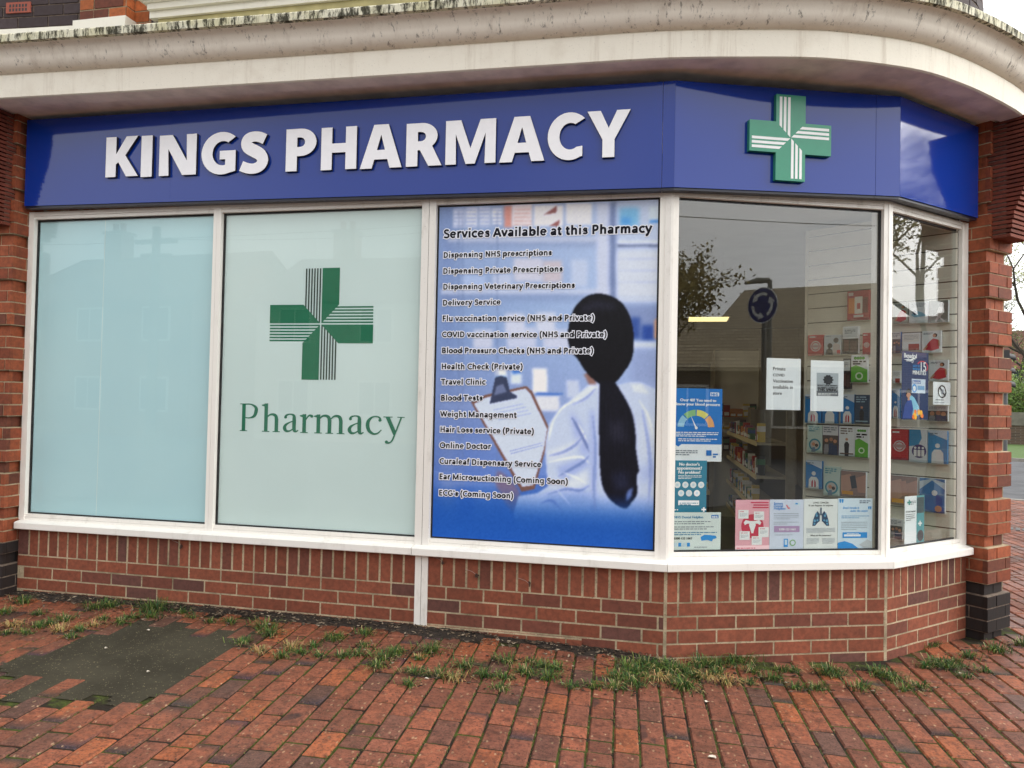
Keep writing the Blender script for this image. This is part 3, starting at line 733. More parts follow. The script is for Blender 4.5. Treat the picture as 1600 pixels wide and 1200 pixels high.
GL = {
 'K': [[(0, 0), (0, 1), (.27, 1), (.27, .57), (.53, 1), (.83, 1), (.51, .53), (.85, 0), (.54, 0), (.33, .36), (.27, .31), (.27, 0)]],
 'I': [[(0, 0), (0, 1), (.28, 1), (.28, 0)]],
 'N': [[(0, 0), (0, 1), (.33, 1), (.685, .36), (.67, 1), (.92, 1), (.92, 0), (.58, 0), (.225, .65), (.245, 0)]],
 'H': [[(0, 0), (0, 1), (.27, 1), (.27, .62), (.6, .62), (.6, 1), (.87, 1), (.87, 0), (.6, 0), (.6, .40), (.27, .40), (.27, 0)]],
 'A': [[(0, 0), (.33, 1), (.68, 1), (1.01, 0), (.72, 0), (.66, .2), (.35, .2), (.29, 0)], [(.41, .42), (.6, .42), (.505, .76)]],
 'M': [[(0, 0), (0, 1), (.37, 1), (.6, .36), (.83, 1), (1.2, 1), (1.2, 0), (.94, 0), (.955, .68), (.71, 0), (.49, 0), (.245, .68), (.26, 0)]],
 'Y': [[(.345, 0), (.345, .38), (0, 1), (.3, 1), (.48, .63), (.66, 1), (.96, 1), (.615, .38), (.615, 0)]],
 'P': [[(0, 0), (0, 1), (.36, 1)]+arcp(.36, .675, .37, .325, 90, -90)+[(.27, .35), (.27, 0)], [(.27, .79), (.33, .79)]+arcp(.34, .68, .115, .11, 90, -90, 8)+[(.27, .57)]],
 'R': [[(0, 0), (0, 1), (.36, 1)]+arcp(.36, .69, .365, .31, 90, -48)+[(.83, 0), (.52, 0), (.32, .37), (.27, .37), (.27, 0)], [(.27, .79), (.33, .79)]+arcp(.34, .685, .115, .105, 90, -90, 8)+[(.27, .58)]],
 'C': [arcp(.52, .5, .52, .515, 46, 300, 26)+[(.83, .06), (.83, .285)]+arcp(.54, .5, .255, .285, 305, 62, 18)],
 'G': [arcp(.51, .5, .51, .515, 48, 290, 26)+[(.86, .06), (.86, .56), (.46, .56), (.46, .35), (.60, .35), (.60, .215)]+arcp(.54, .5, .26, .29, 285, 60, 18)],
 'S': [[tuple(p) for p in SL]+[tuple(p) for p in SR_[::-1]]],
}
M_LET2 = M_LETTER
def letter(ch, x0, x1, yb, yt):       # photo pixels of one raised letter, taken onto the sign face
    off = .089
    aL, zL = on(FA, x0, yb, off); aR, _ = on(FA, x1, yb, off); _, zT = on(FA, (x0+x1)/2, yt, off)
    g = GL[ch]; mnx = min(p[0] for p in g[0]); mxx = max(p[0] for p in g[0]); sx = (aR-aL)/(mxx-mnx); h = zT-zL
    c = bpy.data.curves.new('letter', 'CURVE'); c.dimensions = '2D'; c.fill_mode = 'BOTH'; c.extrude = .011; c.bevel_depth = .0015; c.bevel_resolution = 1; c.offset = -.0015
    for ct in g:
        s = c.splines.new('POLY'); s.points.add(len(ct)-1); s.use_cyclic_u = True
        for i, (a, z) in enumerate(ct): s.points[i].co = ((a-mnx)*sx, z*h, 0, 1)
    o = bpy.data.objects.new('lt', c); me = bpy.data.meshes.new_from_object(o); bpy.data.objects.remove(o); bpy.data.curves.remove(c)
    mb = MB()
    vs = [(v.co.x, v.co.y, v.co.z) for v in me.vertices]
    for p in me.polygons:
        q = [vs[i] for i in p.vertices]; m = M_LETTER if p.normal.z > .5 else M_LETSIDE
        mb.face([FA.p(aL+a, off-.011+zz, zL+b_) for a, b_, zz in q], m)
    bpy.data.meshes.remove(me)
    o = mb.build('letter', sign)
LT = [('K', 164.5, 215.5, 277.5, 213.5), ('I', 219.5, 237, 277, 212), ('N', 248, 306, 275.5, 210.5), ('G', 314, 367.5, 273.5, 207.5), ('S', 373.5, 418.5, 272, 205.5),
      ('P', 446, 493.5, 268.5, 201), ('H', 501, 556.5, 266.5, 198.5), ('A', 562, 627.5, 264.5, 194.5), ('R', 634, 690, 261, 192), ('M', 695.5, 774, 258, 187), ('A', 779.5, 850.5, 254.5, 182), ('C', 855, 913, 251, 177), ('Y', 916.5, 984.5, 247.5, 172.5)]
for t in LT: letter(*t)
ca, cz = on(FC, 1235.5, 215.5, .10); Rc = .5*(on(FC, 1235, 149, .1)[1]-on(FC, 1235, 283, .1)[1]); Rw = .5*(on(FC, 1299, 217, .1)[0]-on(FC, 1171.5, 212, .1)[0])
sol, st = cross_shapes(.34, 3, .62)
mb = MB(); H_ = .36
pl = [(-H_, -1), (H_, -1), (H_, -H_), (1, -H_), (1, H_), (H_, H_), (H_, 1), (-H_, 1), (-H_, H_), (-1, H_), (-1, -H_), (-H_, -H_)]
T_ = lambda a, z: (ca+a*Rw, cz+z*Rc)
mb.fpoly(FC, [T_(*p) for p in pl], .10, M_GREENX, .028)
for k in range(4):
    for q in st: mb.fpoly(FC, [T_(a*.95, z*.95) for a, z in rot4(q, k)], .1006, M_WHITE)
mb.build('cross_emblem', sign)
# plain semi-bold sans lettering for the poster, as pen strokes (units: 1/100 em)
def EA(cx, cy, rx, ry, a0=0, a1=360, n=18): return [(cx+rx*math.cos(R_(a0+(a1-a0)*i/n)), cy+ry*math.sin(R_(a0+(a1-a0)*i/n))) for i in range(n+1)]
def CC(*p): return [tuple(q) for q in catm(list(p), 4)]
_h = [CC((15, 32), (20, 43), (32, 47.5), (43, 43), (46, 31)), [(46, 32), (46, 0)]]
SANS = {' ': (26, []), 'a': (54, [CC((12, 42), (20, 47), (29, 47.5), (38, 44), (40.5, 34)), [(40.5, 36), (40.5, 0)], CC((40, 28), (27, 27), (14, 23), (10, 14.5), (15, 7), (24, 6), (34, 9), (40, 17))]),
 'b': (62, [[(15, 76), (15, 0)], EA(34, 26.8, 19, 20.8)]), 'c': (49, [EA(31, 26.8, 21, 20.8, 48, 312)]), 'd': (62, [[(47, 76), (47, 0)], EA(28, 26.8, 19, 20.8)]), 'e': (57, [[(11, 28), (47, 28)], EA(29, 26.8, 19.5, 20.8, 3, 318)]),
 'f': (37, [[(18, 0), (18, 60)], CC((18, 58), (20, 68), (27, 71), (36, 69)), [(4, 48), (33, 48)]]), 'g': (62, [EA(28, 26.8, 19, 20.8), [(47, 53), (47, -3)], CC((47, -1), (43, -14), (30, -18.5), (14, -15))]),
 'h': (62, [[(15, 76), (15, 0)]]+_h), 'i': (30, [[(15, 53), (15, 0)], [(15, 64), (15, 75)]]), 'k': (56, [[(15, 76), (15, 0)], [(43, 53), (18, 25)], [(24, 32), (46, 0)]]), 'l': (30, [[(15, 76), (15, 0)]]),
 'm': (88, [[(15, 53), (15, 0)], CC((15, 32), (20, 43), (31, 47.5), (41, 43), (43.5, 31)), [(43.5, 32), (43.5, 0)], CC((43.5, 32), (48, 43), (60, 47.5), (70, 43), (72.5, 31)), [(72.5, 32), (72.5, 0)]]), 'n': (61, [[(15, 53), (15, 0)]]+_h), 'o': (60, [EA(30, 26.8, 21, 20.8)]),
 'p': (62, [[(15, 53), (15, -24)], EA(34, 26.8, 19, 20.8)]), 'r': (43, [[(15, 53), (15, 0)], CC((15, 30), (20, 42), (29, 48), (40, 47))]), 's': (48, [CC((40, 43), (31, 47.5), (20, 46.5), (14, 39), (18, 31.5), (27, 27.5), (36, 23), (39.5, 15), (34, 7.5), (22, 5.8), (9, 10))]),
 't': (39, [[(17, 66), (17, 16)], CC((17, 18), (19, 9), (26, 6), (36, 7)), [(4, 48), (34, 48)]]), 'u': (61, [[(14, 53), (14, 20)], CC((14, 22), (17, 9), (28, 5.8), (40, 11), (46, 22)), [(46, 53), (46, 0)]]), 'v': (52, [[(6, 53), (26, 3)], [(46, 53), (26, 3)]]), 'y': (53, [[(6, 53), (27, 4)], [(48, 53), (27, 2), (20, -14)], CC((22, -10), (15, -18), (6, -18))]),
 'S': (55, [CC((46, 59), (36, 65.5), (23, 65), (14, 57), (15, 46), (25, 39), (37, 33.5), (46, 27), (46.5, 15), (38, 7), (24, 5.5), (9, 11))]), 'A': (66, [[(5, 0), (32, 69)], [(34, 69), (61, 0)], [(15, 22), (51, 22)]]), 'P': (60, [[(15, 0), (15, 71)], CC((15, 65.5), (30, 65.5), (42, 63), (47.5, 50), (42, 36), (28, 31.5), (15, 31.5))]),
 'D': (71, [[(15, 0), (15, 71)], CC((15, 65.5), (28, 65.5), (48, 59), (57, 36), (48, 12), (28, 6), (15, 6))]), 'N': (73, [[(15, 0), (15, 71)], [(16, 68), (57, 3)], [(58, 0), (58, 71)]]), 'H': (72, [[(15, 0), (15, 71)], [(57, 0), (57, 71)], [(15, 37), (57, 37)]]), 'V': (62, [[(5, 71), (31, 3)], [(57, 71), (31, 3)]]), 'F': (54, [[(15, 0), (15, 71)], [(15, 65.5), (48, 65.5)], [(15, 35), (45, 35)]]),
 'C': (63, [EA(41, 36, 31, 30, 50, 310)]), 'O': (78, [EA(39, 36, 31, 30)]), 'I': (31, [[(15, 0), (15, 71)]]), 'B': (65, [[(15, 0), (15, 71)], CC((15, 65.5), (30, 65.5), (44, 62), (46, 52), (41, 42), (30, 38), (15, 38)), CC((15, 38), (32, 38), (46, 34), (51, 22), (45, 9.5), (30, 6), (15, 6))]), 'T': (57, [[(29, 0), (29, 66)], [(2, 65.5), (56, 65.5)]]),
 'W': (92, [[(5, 71), (25, 3)], [(25, 3), (46, 68)], [(46, 68), (67, 3)], [(67, 3), (87, 71)]]), 'M': (90, [[(15, 0), (15, 71)], [(16, 68), (45, 5)], [(45, 5), (74, 68)], [(75, 0), (75, 71)]]), 'L': (53, [[(15, 71), (15, 0)], [(15, 6), (47, 6)]]), 'E': (56, [[(15, 0), (15, 71)], [(15, 6), (47, 6)], [(15, 65.5), (47, 65.5)], [(15, 36), (45, 36)]]),
 'G': (72, [EA(41, 36, 31, 30, 50, 292), [(44, 34), (62, 34)], [(61, 36), (61, 8)]]), '(': (32, [CC((26, 78), (13, 56), (10, 30), (14, 4), (26, -17))]), ')': (32, [CC((6, 78), (19, 56), (22, 30), (18, 4), (6, -17))]), "'": (22, [[(12, 71), (12, 50)]])}
def put_sans(mb, f, t, a, z, off, m, width, wt=12., halo=None, hr=.005, slant=0.):
    nat = sum(SANS[c][0] for c in t)-12.; k = width/nat; x = -8.
    hw_ = wt/2*k
    for layer, ww, mm, o0 in ((0, hw_+hr, halo, off), (1, hw_, m, off+.0008)):
        if mm is None: continue
        x = -8.; cnt = 0; grow = hr if layer == 0 else 0
        for c in t:
            adv, strokes = SANS[c]
            for st_ in strokes:
                cnt += 1; o = o0+(cnt % 12)*2.5e-5; w_ = ww-(hw_*(.34 if c == 's' else .2 if c in 'aegS' else .06))
                P = [arr(a+(x+p[0])*k, z+p[1]*k) for p in st_]; L, Rr = [], []
                for i, p in enumerate(P):
                    tt = P[min(i+1, len(P)-1)]-P[max(i-1, 0)]; ln = np.hypot(*tt)
                    if ln < 1e-9: tt = P[1]-P[0]; ln = np.hypot(*tt)
                    tt = tt/ln; nn = arr(-tt[1], tt[0]); ext = tt*grow*(-1 if i == 0 else 1 if i == len(P)-1 else 0)
                    q = p+ext; L.append(q+nn*w_); Rr.append(q-nn*w_)
                for i in range(len(P)-1):
                    mb.face([f.p(u[0], o, u[1]+slant*(u[0]-a)) for u in (Rr[i], Rr[i+1], L[i+1], L[i])], mm)
            x += adv
# ------------------------------------------------------------------ services poster (photo print on vinyl over the third window)
PA0, PA1, PZ0, PZ1 = 2.781, 4.074, .276, 2.236
PW, PH = 300, 450
gu, gv = np.meshgrid((np.arange(PW)+.5)/PW, (np.arange(PH)+.5)/PH)
def s2l(c):
    c = np.asarray(c, float)/255; return np.where(c <= .04045, c/12.92, ((c+.055)/1.055)**2.4)
img = np.zeros((PH, PW, 3))
def pu_(px, py):
    a, z = on(FA, px, py, -.03); return (a-PA0)/(PA1-PA0), (PZ1-z)/(PZ1-PZ0)
def blur(m, r):
    if r <= 0: return m
    k = np.exp(-.5*(np.arange(-int(3*r), int(3*r)+1)/r)**2); k /= k.sum(); p = len(k)//2
    m = np.pad(m, p, mode='edge'); m = np.apply_along_axis(lambda v: np.convolve(v, k, 'valid'), 0, m); return np.apply_along_axis(lambda v: np.convolve(v, k, 'valid'), 1, m)
def pmask(pts, r=.6, smooth=False):
    P = [pu_(*p) for p in pts]
    if smooth: P = [tuple(q) for q in catm(P+[P[0]], 6)]
    c = np.zeros(gu.shape, bool); j = len(P)-1
    for i in range(len(P)):
        xi, yi = P[i]; xj, yj = P[j]
        if yi != yj: c ^= ((yi > gv) != (yj > gv)) & (gu < (xj-xi)*(gv-yi)/(yj-yi)+xi)
        j = i
    return blur(c.astype(float), r)
def paint(pts, col, r=.6, op=1., smooth=False):
    m = (pmask(pts, r, smooth)*op)[..., None]; img[:] = img*(1-m)+np.array(col, float)*m
def pr(x0, y0, x1, y1, col, r=2., op=1.): paint([(x0, y0), (x1, y0), (x1, y1), (x0, y1)], col, r, op)
for i in range(3): img[..., i] = np.interp(gv, [0, .15, .35, .6, .8, .9, 1], [[150, 148, 140, 128, 96, 44, 30], [172, 172, 168, 152, 130, 98, 92], [212, 214, 214, 206, 206, 192, 186]][i])
img += (gu[..., None]-.3)*np.array([40, 38, 28])*(gv[..., None] < .8)
pr(688, 318, 712, 860, (112, 136, 190), 7, .6)                       # left vertical post, soft
for x0, x1, y0, y1, c in [(709, 726, 327, 356, (196, 205, 232)), (728, 746, 325, 355, (205, 212, 236)), (749, 766, 324, 354, (196, 206, 234)), (769, 784, 326, 352, (215, 220, 238)),
                          (788, 801, 322, 356, (216, 150, 140)), (800, 832, 320, 354, (228, 216, 220)), (834, 880, 321, 354, (226, 226, 236)), (884, 925, 318, 352, (222, 224, 236))]: pr(x0, y0, x1, y1, c, 1.6)
for k in range(5):
    for x0 in (709, 728, 749, 769): pr(x0, 328+k*6, x0+16, 330+k*6, (150, 170, 214), .8, .6)
    pr(803, 327+k*6, 830, 329+k*6, (214, 170, 166), 1, .6)
paint([(850, 336), (870, 322), (869, 333)], (150, 96, 96), 1); paint([(858, 354), (874, 344), (873, 354)], (160, 100, 98), 1)
pr(700, 371, 945, 379, (196, 204, 226), 2.2, .8); pr(700, 378, 945, 386, (122, 140, 184), 3.5, .5)
pr(690, 452, 960, 460, (202, 212, 236), 2.2, .85); pr(690, 460, 950, 470, (118, 136, 182), 4, .5)
for x0, x1, y0, y1, c in [(803, 848, 404, 440, (206, 206, 222)), (848, 878, 408, 442, (204, 190, 196)), (892, 918, 406, 448, (190, 204, 232)), (722, 760, 430, 450, (170, 192, 232)), (770, 800, 428, 450, (188, 200, 228)), (790, 820, 490, 520, (206, 212, 232)), (838, 868, 488, 520, (208, 214, 232)), (740, 770, 515, 546, (204, 210, 230)), (792, 838, 512, 545, (200, 208, 232)), (848, 890, 515, 545, (204, 210, 232))]: pr(x0, y0, x1, y1, c, 2.4, .85)
pr(690, 545, 900, 552, (188, 200, 230), 2.5, .7)
pr(932, 318, 953, 470, (196, 206, 236), 2.5); pr(953, 316, 963, 480, (112, 130, 176), 2.5)
pr(963, 314, 1032, 470, (190, 204, 238), 3, .75); pr(968, 325, 998, 355, (120, 186, 244), 3); pr(970, 340, 985, 352, (70, 150, 240), 2.5, .7); pr(1014, 322, 1031, 346, (200, 216, 244), 2); pr(1015, 344, 1031, 349, (80, 150, 235), 1.5)
pr(964, 382, 1032, 386, (98, 112, 150), 1.8); pr(964, 376, 1032, 381, (206, 216, 242), 1.5); pr(964, 392, 1032, 464, (204, 214, 242), 2.5); pr(964, 464, 1030, 473, (198, 210, 240), 2)
for k in range(3): pr(966, 404+18*k, 1030, 406+18*k, (172, 188, 226), 1.5, .6)
pr(960, 476, 1032, 530, (124, 142, 192), 4, .8); pr(984, 496, 1000, 530, (60, 92, 170), 2.5); pr(1002, 508, 1022, 532, (48, 84, 172), 2.5); pr(985, 535, 1026, 545, (206, 218, 246), 2); pr(985, 546, 1026, 600, (140, 158, 206), 5, .7)
paint([(1022, 500), (1030, 496), (1029, 532), (1021, 528)], (206, 160, 130), 1.5)
for x0, x1, y0, y1, c in [(775, 792, 576, 600, (226, 232, 244)), (776, 791, 588, 594, (70, 140, 220)), (798, 815, 572, 600, (210, 224, 244)), (800, 815, 578, 584, (60, 120, 214)), (832, 855, 576, 614, (232, 234, 244)), (836, 874, 618, 642, (214, 220, 238)), (885, 905, 594, 622, (190, 204, 238))]: pr(x0, y0, x1, y1, c, 1.8)
pr(836, 614, 880, 617, (70, 120, 210), 1.2)
for x in (716, 722, 776): pr(x, 330, x+2.5, 760, (104, 126, 176), 1.5, .45)
for y in (632, 690, 720, 752): pr(690, y, 780, y+6, (142, 164, 216), 3, .5)
pr(740, 755, 800, 830, (92, 136, 212), 3, .45)
# the pharmacist, seen from behind, with a clipboard
paint([(778, 735), (790, 742), (812, 768), (808, 795), (800, 800), (784, 775), (774, 752)], (128, 110, 140), 2, .9, True)
paint([(736, 628), (758, 617), (823, 603), (832, 612), (858, 668), (853, 700), (835, 764), (815, 768)], (128, 92, 82), .8)
paint([(741, 631), (760, 621), (821, 607), (829, 616), (855, 670), (850, 700), (833, 758), (816, 760)], (198, 212, 246), .8)
for k in range(4): paint([(771+3*k, 640+5*k), (818+4*k, 630+5*k), (818+4*k, 631.5+5*k), (771+3*k, 641.5+5*k)], (150, 170, 218), .7, .7)
for k in range(2): paint([(797+k, 704+k*4), (848, 691+k*4), (848, 692+k*4), (797+k, 705.5+k*4)], (130, 150, 205), .6, .8)
paint([(765, 631), (768, 619), (774, 590), (783, 587), (792, 590), (797, 612), (808, 618), (808, 622)], (64, 74, 104), .8); paint([(776, 603), (786, 600), (792, 612), (772, 618)], (120, 134, 176), 1, .8)
coat = [(925, 596), (955, 604), (985, 596), (1000, 597), (1030, 610), (1030, 870), (960, 870), (805, 868), (803, 800), (810, 775), (840, 770), (856, 760), (853, 720), (852, 692), (858, 662), (872, 640), (900, 618)]
paint(coat, (188, 204, 242), 1.2)
paint([(890, 640), (905, 660), (918, 690), (920, 710), (910, 712), (898, 680)], (148, 168, 220), 4, .8); paint([(855, 705), (900, 690), (915, 672), (910, 690), (880, 712), (856, 720)], (212, 222, 250), 3, .8)
paint([(870, 730), (920, 712), (921, 726), (880, 752)], (146, 168, 222), 3.5, .8); paint([(880, 752), (918, 735), (920, 752), (890, 768)], (214, 224, 250), 3, .7); paint([(850, 770), (920, 765), (922, 785), (860, 790)], (140, 166, 224), 4, .6)
paint([(920, 640), (930, 640), (934, 800), (922, 800)], (156, 176, 226), 3, .7); paint([(925, 600), (936, 605), (905, 628), (890, 626)], (216, 226, 250), 1.6, .8); paint([(985, 600), (1002, 600), (1015, 616), (990, 612)], (216, 226, 250), 1.6, .8)
paint([(1000, 660), (1025, 650), (1025, 700), (1000, 720)], (206, 218, 248), 6, .6); paint([(1000, 730), (1025, 720), (1024, 745), (1000, 756)], (150, 172, 224), 4, .5)
paint([(912, 585), (925, 580), (932, 600), (920, 600)], (150, 112, 104), 1.5)
paint([(887, 532), (889, 506), (898, 481), (915, 464), (936, 459), (957, 464), (974, 477), (986, 501), (990, 535), (986, 562), (974, 582), (958, 600), (938, 600), (918, 584), (903, 562), (892, 548)], (22, 23, 32), 1., 1, True)
paint([(937, 596), (957, 596), (970, 612), (985, 640), (992, 672), (993, 700), (997, 728), (998, 735), (994, 745), (995, 770), (986, 785), (977, 794), (962, 788), (948, 774), (939, 750), (936, 700), (936, 640)], (24, 26, 40), 1.1, 1, True)
paint([(905, 480), (930, 470), (965, 476), (960, 484), (930, 482), (910, 490)], (52, 54, 74), 4, .8); paint([(950, 660), (972, 656), (980, 690), (955, 690)], (58, 58, 76), 5, .7); paint([(955, 740), (980, 735), (985, 765), (960, 765)], (54, 62, 96), 4, .5)
paint([(979, 768), (989, 760), (986, 775), (978, 784)], (110, 136, 206), 1.5, .9)
g = np.clip((gv-.83)/.14, 0, 1)[..., None]; g = g*g*(3-2*g); img[:] = img*(1-g*.96)+np.array([28, 92, 186.])*g*.96
def fold(pts, wd, c, op, r_=1.6):
    L, Rr = ribbon(pts, [wd*.3]+[wd]*(len(pts)-2)+[wd*.2]); paint([tuple(p) for p in L]+[tuple(p) for p in Rr[::-1]], c, r_, op)
for pts, wd, c, op in (([(893, 652), (903, 668), (914, 690), (920, 706)], 5, (104, 124, 184), .75), ([(902, 660), (911, 676), (918, 692)], 3, (226, 234, 252), .8), ([(868, 650), (861, 668), (857, 690)], 4, (220, 230, 252), .8), ([(858, 712), (880, 706), (900, 694), (914, 676)], 4, (126, 148, 206), .7), ([(856, 722), (884, 716), (908, 714), (921, 724)], 4, (224, 232, 252), .75),
  ([(872, 744), (890, 734), (910, 722), (920, 712)], 4, (112, 136, 200), .75), ([(880, 738), (900, 746), (918, 756)], 4, (220, 230, 252), .7), ([(856, 772), (884, 764), (906, 766), (921, 758)], 4, (110, 136, 204), .7), ([(845, 786), (862, 782), (880, 800)], 4, (96, 128, 206), .7), ([(866, 760), (880, 776), (892, 790)], 3, (190, 208, 248), .7), ([(926, 650), (930, 700), (928, 760), (930, 800)], 5, (130, 152, 210), .7), ([(1003, 640), (1012, 690), (1016, 740), (1012, 790)], 5, (136, 158, 214), .6), ([(998, 625), (1012, 650), (1022, 690)], 4, (228, 236, 252), .6), ([(905, 622), (880, 636), (866, 655)], 3, (230, 238, 254), .8), ([(932, 606), (915, 622), (895, 632)], 3, (128, 148, 204), .7)):
    fold(pts, wd, c, min(1, op*1.25), 1.1)
for k in range(26):                                                          # strands in the pony tail and over the crown
    x = 939+k*2.0; fold([(944+k*.6, 606), (x-1+rng.uniform(-2, 2), 650), (x+rng.uniform(-2, 2), 700), (x+4+rng.uniform(-3, 3), 740+rng.uniform(0, 40))], 1.1, (50, 54, 74) if k % 3 else (8, 8, 14), .24, .9)
for k in range(14):
    x = 893+k*7; fold([(x, 540-abs(k-7)*4), (936+(x-936)*.85, 490), (937+(k-7)*1.5, 466)], 1.2, (50, 52, 70) if k % 2 else (10, 10, 16), .2, 1.)
g2 = np.clip((gv-.83)/.14, 0, 1)[..., None]; g2 = g2*g2*(3-2*g2); img[:] = img*(1-g2*.9)+np.array([28, 92, 186.])*g2*.9
img[:] = np.clip((img-132)*1.2+138, 0, 255); img[:] = img*.86+img.mean(2, keepdims=True)*.14
img += blur(rng.normal(0, 5, img.shape[:2]), .8)[..., None]
pic = s2l(np.clip(img, 0, 255))
poster = thing('services_poster', (3.43, -.03, PZ0), 'large blue poster listing pharmacy services beside a dark haired pharmacist seen from behind', 'poster')
me = bpy.data.meshes.new('print')
us = np.linspace(PA0, PA1, PW); zs = np.linspace(PZ1, PZ0, PH)
vx, vz = np.meshgrid(us, zs); V = np.stack([vx.ravel()-3.43, np.full(vx.size, -.0+.03-.03), vz.ravel()-PZ0], 1)
idx = np.arange(PW*PH).reshape(PH, PW); F = np.stack([idx[1:, :-1], idx[1:, 1:], idx[:-1, 1:], idx[:-1, :-1]], -1).reshape(-1, 4)
me.from_pydata(V.tolist(), [], F.tolist()); me.materials.append(M_PRINT)
ca_ = me.color_attributes.new('Col', 'FLOAT_COLOR', 'POINT'); ca_.data.foreach_set('color', np.concatenate([pic.reshape(-1, 3), np.ones((PW*PH, 1))], 1).ravel())
po = bpy.data.objects.new('print', me); COL.objects.link(po); po.parent = poster; po.location = (0, .0015, 0)
bk = MB(); bk.fbox(FA, PA0, PA1, -.0305-.002+.0, -.0292-.0028, PZ0, PZ1, M_PAPER)
poster.location = (3.43, .0285, PZ0); BASE[poster.name] = (3.43, .0285, PZ0)
LINES = [('Services Available at this Pharmacy', 694, 372.5, 1018, 363.5, 15), ('Dispensing NHS prescriptions', 693.5, 403, 862, 399, 0), ('Dispensing Private Prescriptions', 693, 428, 879, 424.5, 0), ('Dispensing Veterinary Prescriptions', 693, 452.5, 898, 450, 0), ('Delivery Service', 692.5, 477.5, 782, 476, 0),
 ('Flu vaccination service (NHS and Private)', 692, 502, 928, 501, 0), ('COVID vaccination service (NHS and Private)', 691.5, 527, 947.5, 527, 0), ('Blood Pressure Checks (NHS and Private)', 691, 552, 926.5, 552.5, 0), ('Health Check (Private)', 690.5, 577, 816.5, 577.5, 0), ('Travel Clinic', 690, 601, 758.5, 601, 0), ('Blood Tests', 689.5, 626, 754, 626, 0),
 ('Weight Management', 689, 651, 807, 653, 0), ('Hair Loss service (Private)', 688.5, 675, 834, 678.5, 0), ('Online Doctor', 688, 700, 767, 702, 0), ('Curaleaf Dispensary Service', 687.5, 724.5, 845.5, 730, 0), ('Ear Microsuctioning (Coming Soon)', 687, 748.5, 887, 757, 0), ("ECG's (Coming Soon)", 686.5, 774, 801.5, 779, 0)]
M_HALO = plain('white outline print', lin(236, 240, 250), .5, .02); M_HEAD = flat(12, 14, 30, .95)
for t, x0, y0, x1, y1, hd in LINES:
    mb = MB(); a0, z0 = on(FA, x0, y0, -.03); a1, z1 = on(FA, x1, y1, -.03)
    put_sans(mb, FA, t, a0, z0, -.0278, M_HEAD if hd else M_INK, a1-a0, 17.5 if hd else 16.0, M_HALO, .0060 if hd else .0050, (z1-z0)/(a1-a0))
    mb.build('text_line', poster)

# ------------------------------------------------------------------ papers stuck inside the two clear windows
def sheet_on(name, f, corners, off, base_m, label, cat='poster'):
    """corners: photo pixels TL, TR, BR, BL; returns builder, a local frame and the object finisher"""
    P = [on(f, x, y, off) for x, y in corners]
    a0, a1 = (P[0][0]+P[3][0])/2, (P[1][0]+P[2][0])/2; z1, z0 = (P[0][1]+P[1][1])/2, (P[2][1]+P[3][1])/2
    mb = MB(); mb.fbox(f, a0, a1, off-.0012, off, z0, z1, base_m)
    W_, H_ = a1-a0, z1-z0
    class S: pass
    s = S(); s.mb, s.W, s.H, s.f, s.off, s.k = mb, W_, H_, f, off, 0
    def lift(): s.k += 1; return off+.0003+s.k*.0001
    s.poly = lambda pts, m: mb.fpoly(f, [(a0+u*W_, z1-v*H_) for u, v in pts], lift(), m)
    s.rect = lambda u0, v0, u1, v1, m: s.poly([(u0, v1), (u1, v1), (u1, v0), (u0, v0)], m)
    s.disc = lambda u, v, r, m, n=18: s.poly([(u+r*math.cos(-2*math.pi*i/n), v+r*W_/H_*math.sin(-2*math.pi*i/n)) for i in range(n)], m)
    s.text = lambda t, u, v, wd, m, bold=0, h=None, al='L': put_text(mb, f, t, a0+u*W_, z1-v*H_, lift(), m, size=h and h*H_, width=wd*W_, bold=bold, align=al)
    s.greek = lambda u0, v, u1, h, m, n=1, gap=None: greek(mb, f, a0+u0*W_, a0+u1*W_, z1-v*H_, h*H_, lift(), m, n, gap and gap*H_, int(v*999)+n)
    def done():
        b = f.p((a0+a1)/2, off, z0); o = mb.build(name, None, b); return tag(o, label, cat)
    s.done = done; return s
B1, B2 = flat(0, 118, 200), flat(20, 128, 176); TEAL = flat(20, 130, 160); PINKD = flat(206, 52, 84); PINK = flat(238, 176, 188); NAVY = flat(30, 52, 96); SKYB = flat(40, 150, 224); GREY = flat(120, 130, 140); LTXT = flat(150, 160, 172); PALEB = flat(206, 226, 238); GREENB = flat(90, 172, 60); SKIN = flat(206, 150, 118)
OFF = -.0385
s = sheet_on('blood_pressure_poster', FC, [(1053, 608), (1127, 606), (1129, 722), (1052, 720)], OFF, M_PAPER, 'blue poster with a coloured dial asking over forties about their blood pressure')
s.rect(.0, .0, 1, .765, B1); s.poly([(.02, .764), (.17, .764), (.10, .80)], B1)
s.rect(.75, .05, .93, .10, M_WHITE); s.text('NHS', .77, .095, .14, B1, .0012)
s.text('Over 40? You need to', .5, .18, .74, M_WHITE, .0012, None, 'C'); s.text('know your blood pressure', .5, .235, .90, M_WHITE, .0012, None, 'C')
for k, c in enumerate((flat(150, 198, 224), flat(140, 190, 130), flat(222, 214, 110), flat(232, 170, 110))):
    d0, d1 = 180-k*45-2, 180-(k+1)*45+2; q = [(.46+.38*math.cos(R_(t)), .535-.38*.64*math.sin(R_(t))) for t in np.linspace(d0, d1, 8)]+[(.46+.25*math.cos(R_(t)), .535-.25*.64*math.sin(R_(t))) for t in np.linspace(d1, d0, 8)]; s.poly(q[::-1], c)
s.poly([(.34, .36), (.45, .55), (.48, .54)], M_WHITE); s.disc(.465, .54, .03, M_WHITE)
s.greek(.05, .61, .93, .012, M_WHITE, 3, .025); s.greek(.10, .70, .9, .012, M_WHITE, 2, .025)
s.greek(.05, .86, .50, .013, GREY, 3, .028); s.rect(.68, .845, .79, .92, B1); s.greek(.82, .91, .95, .02, B1, 2, .035); s.done()
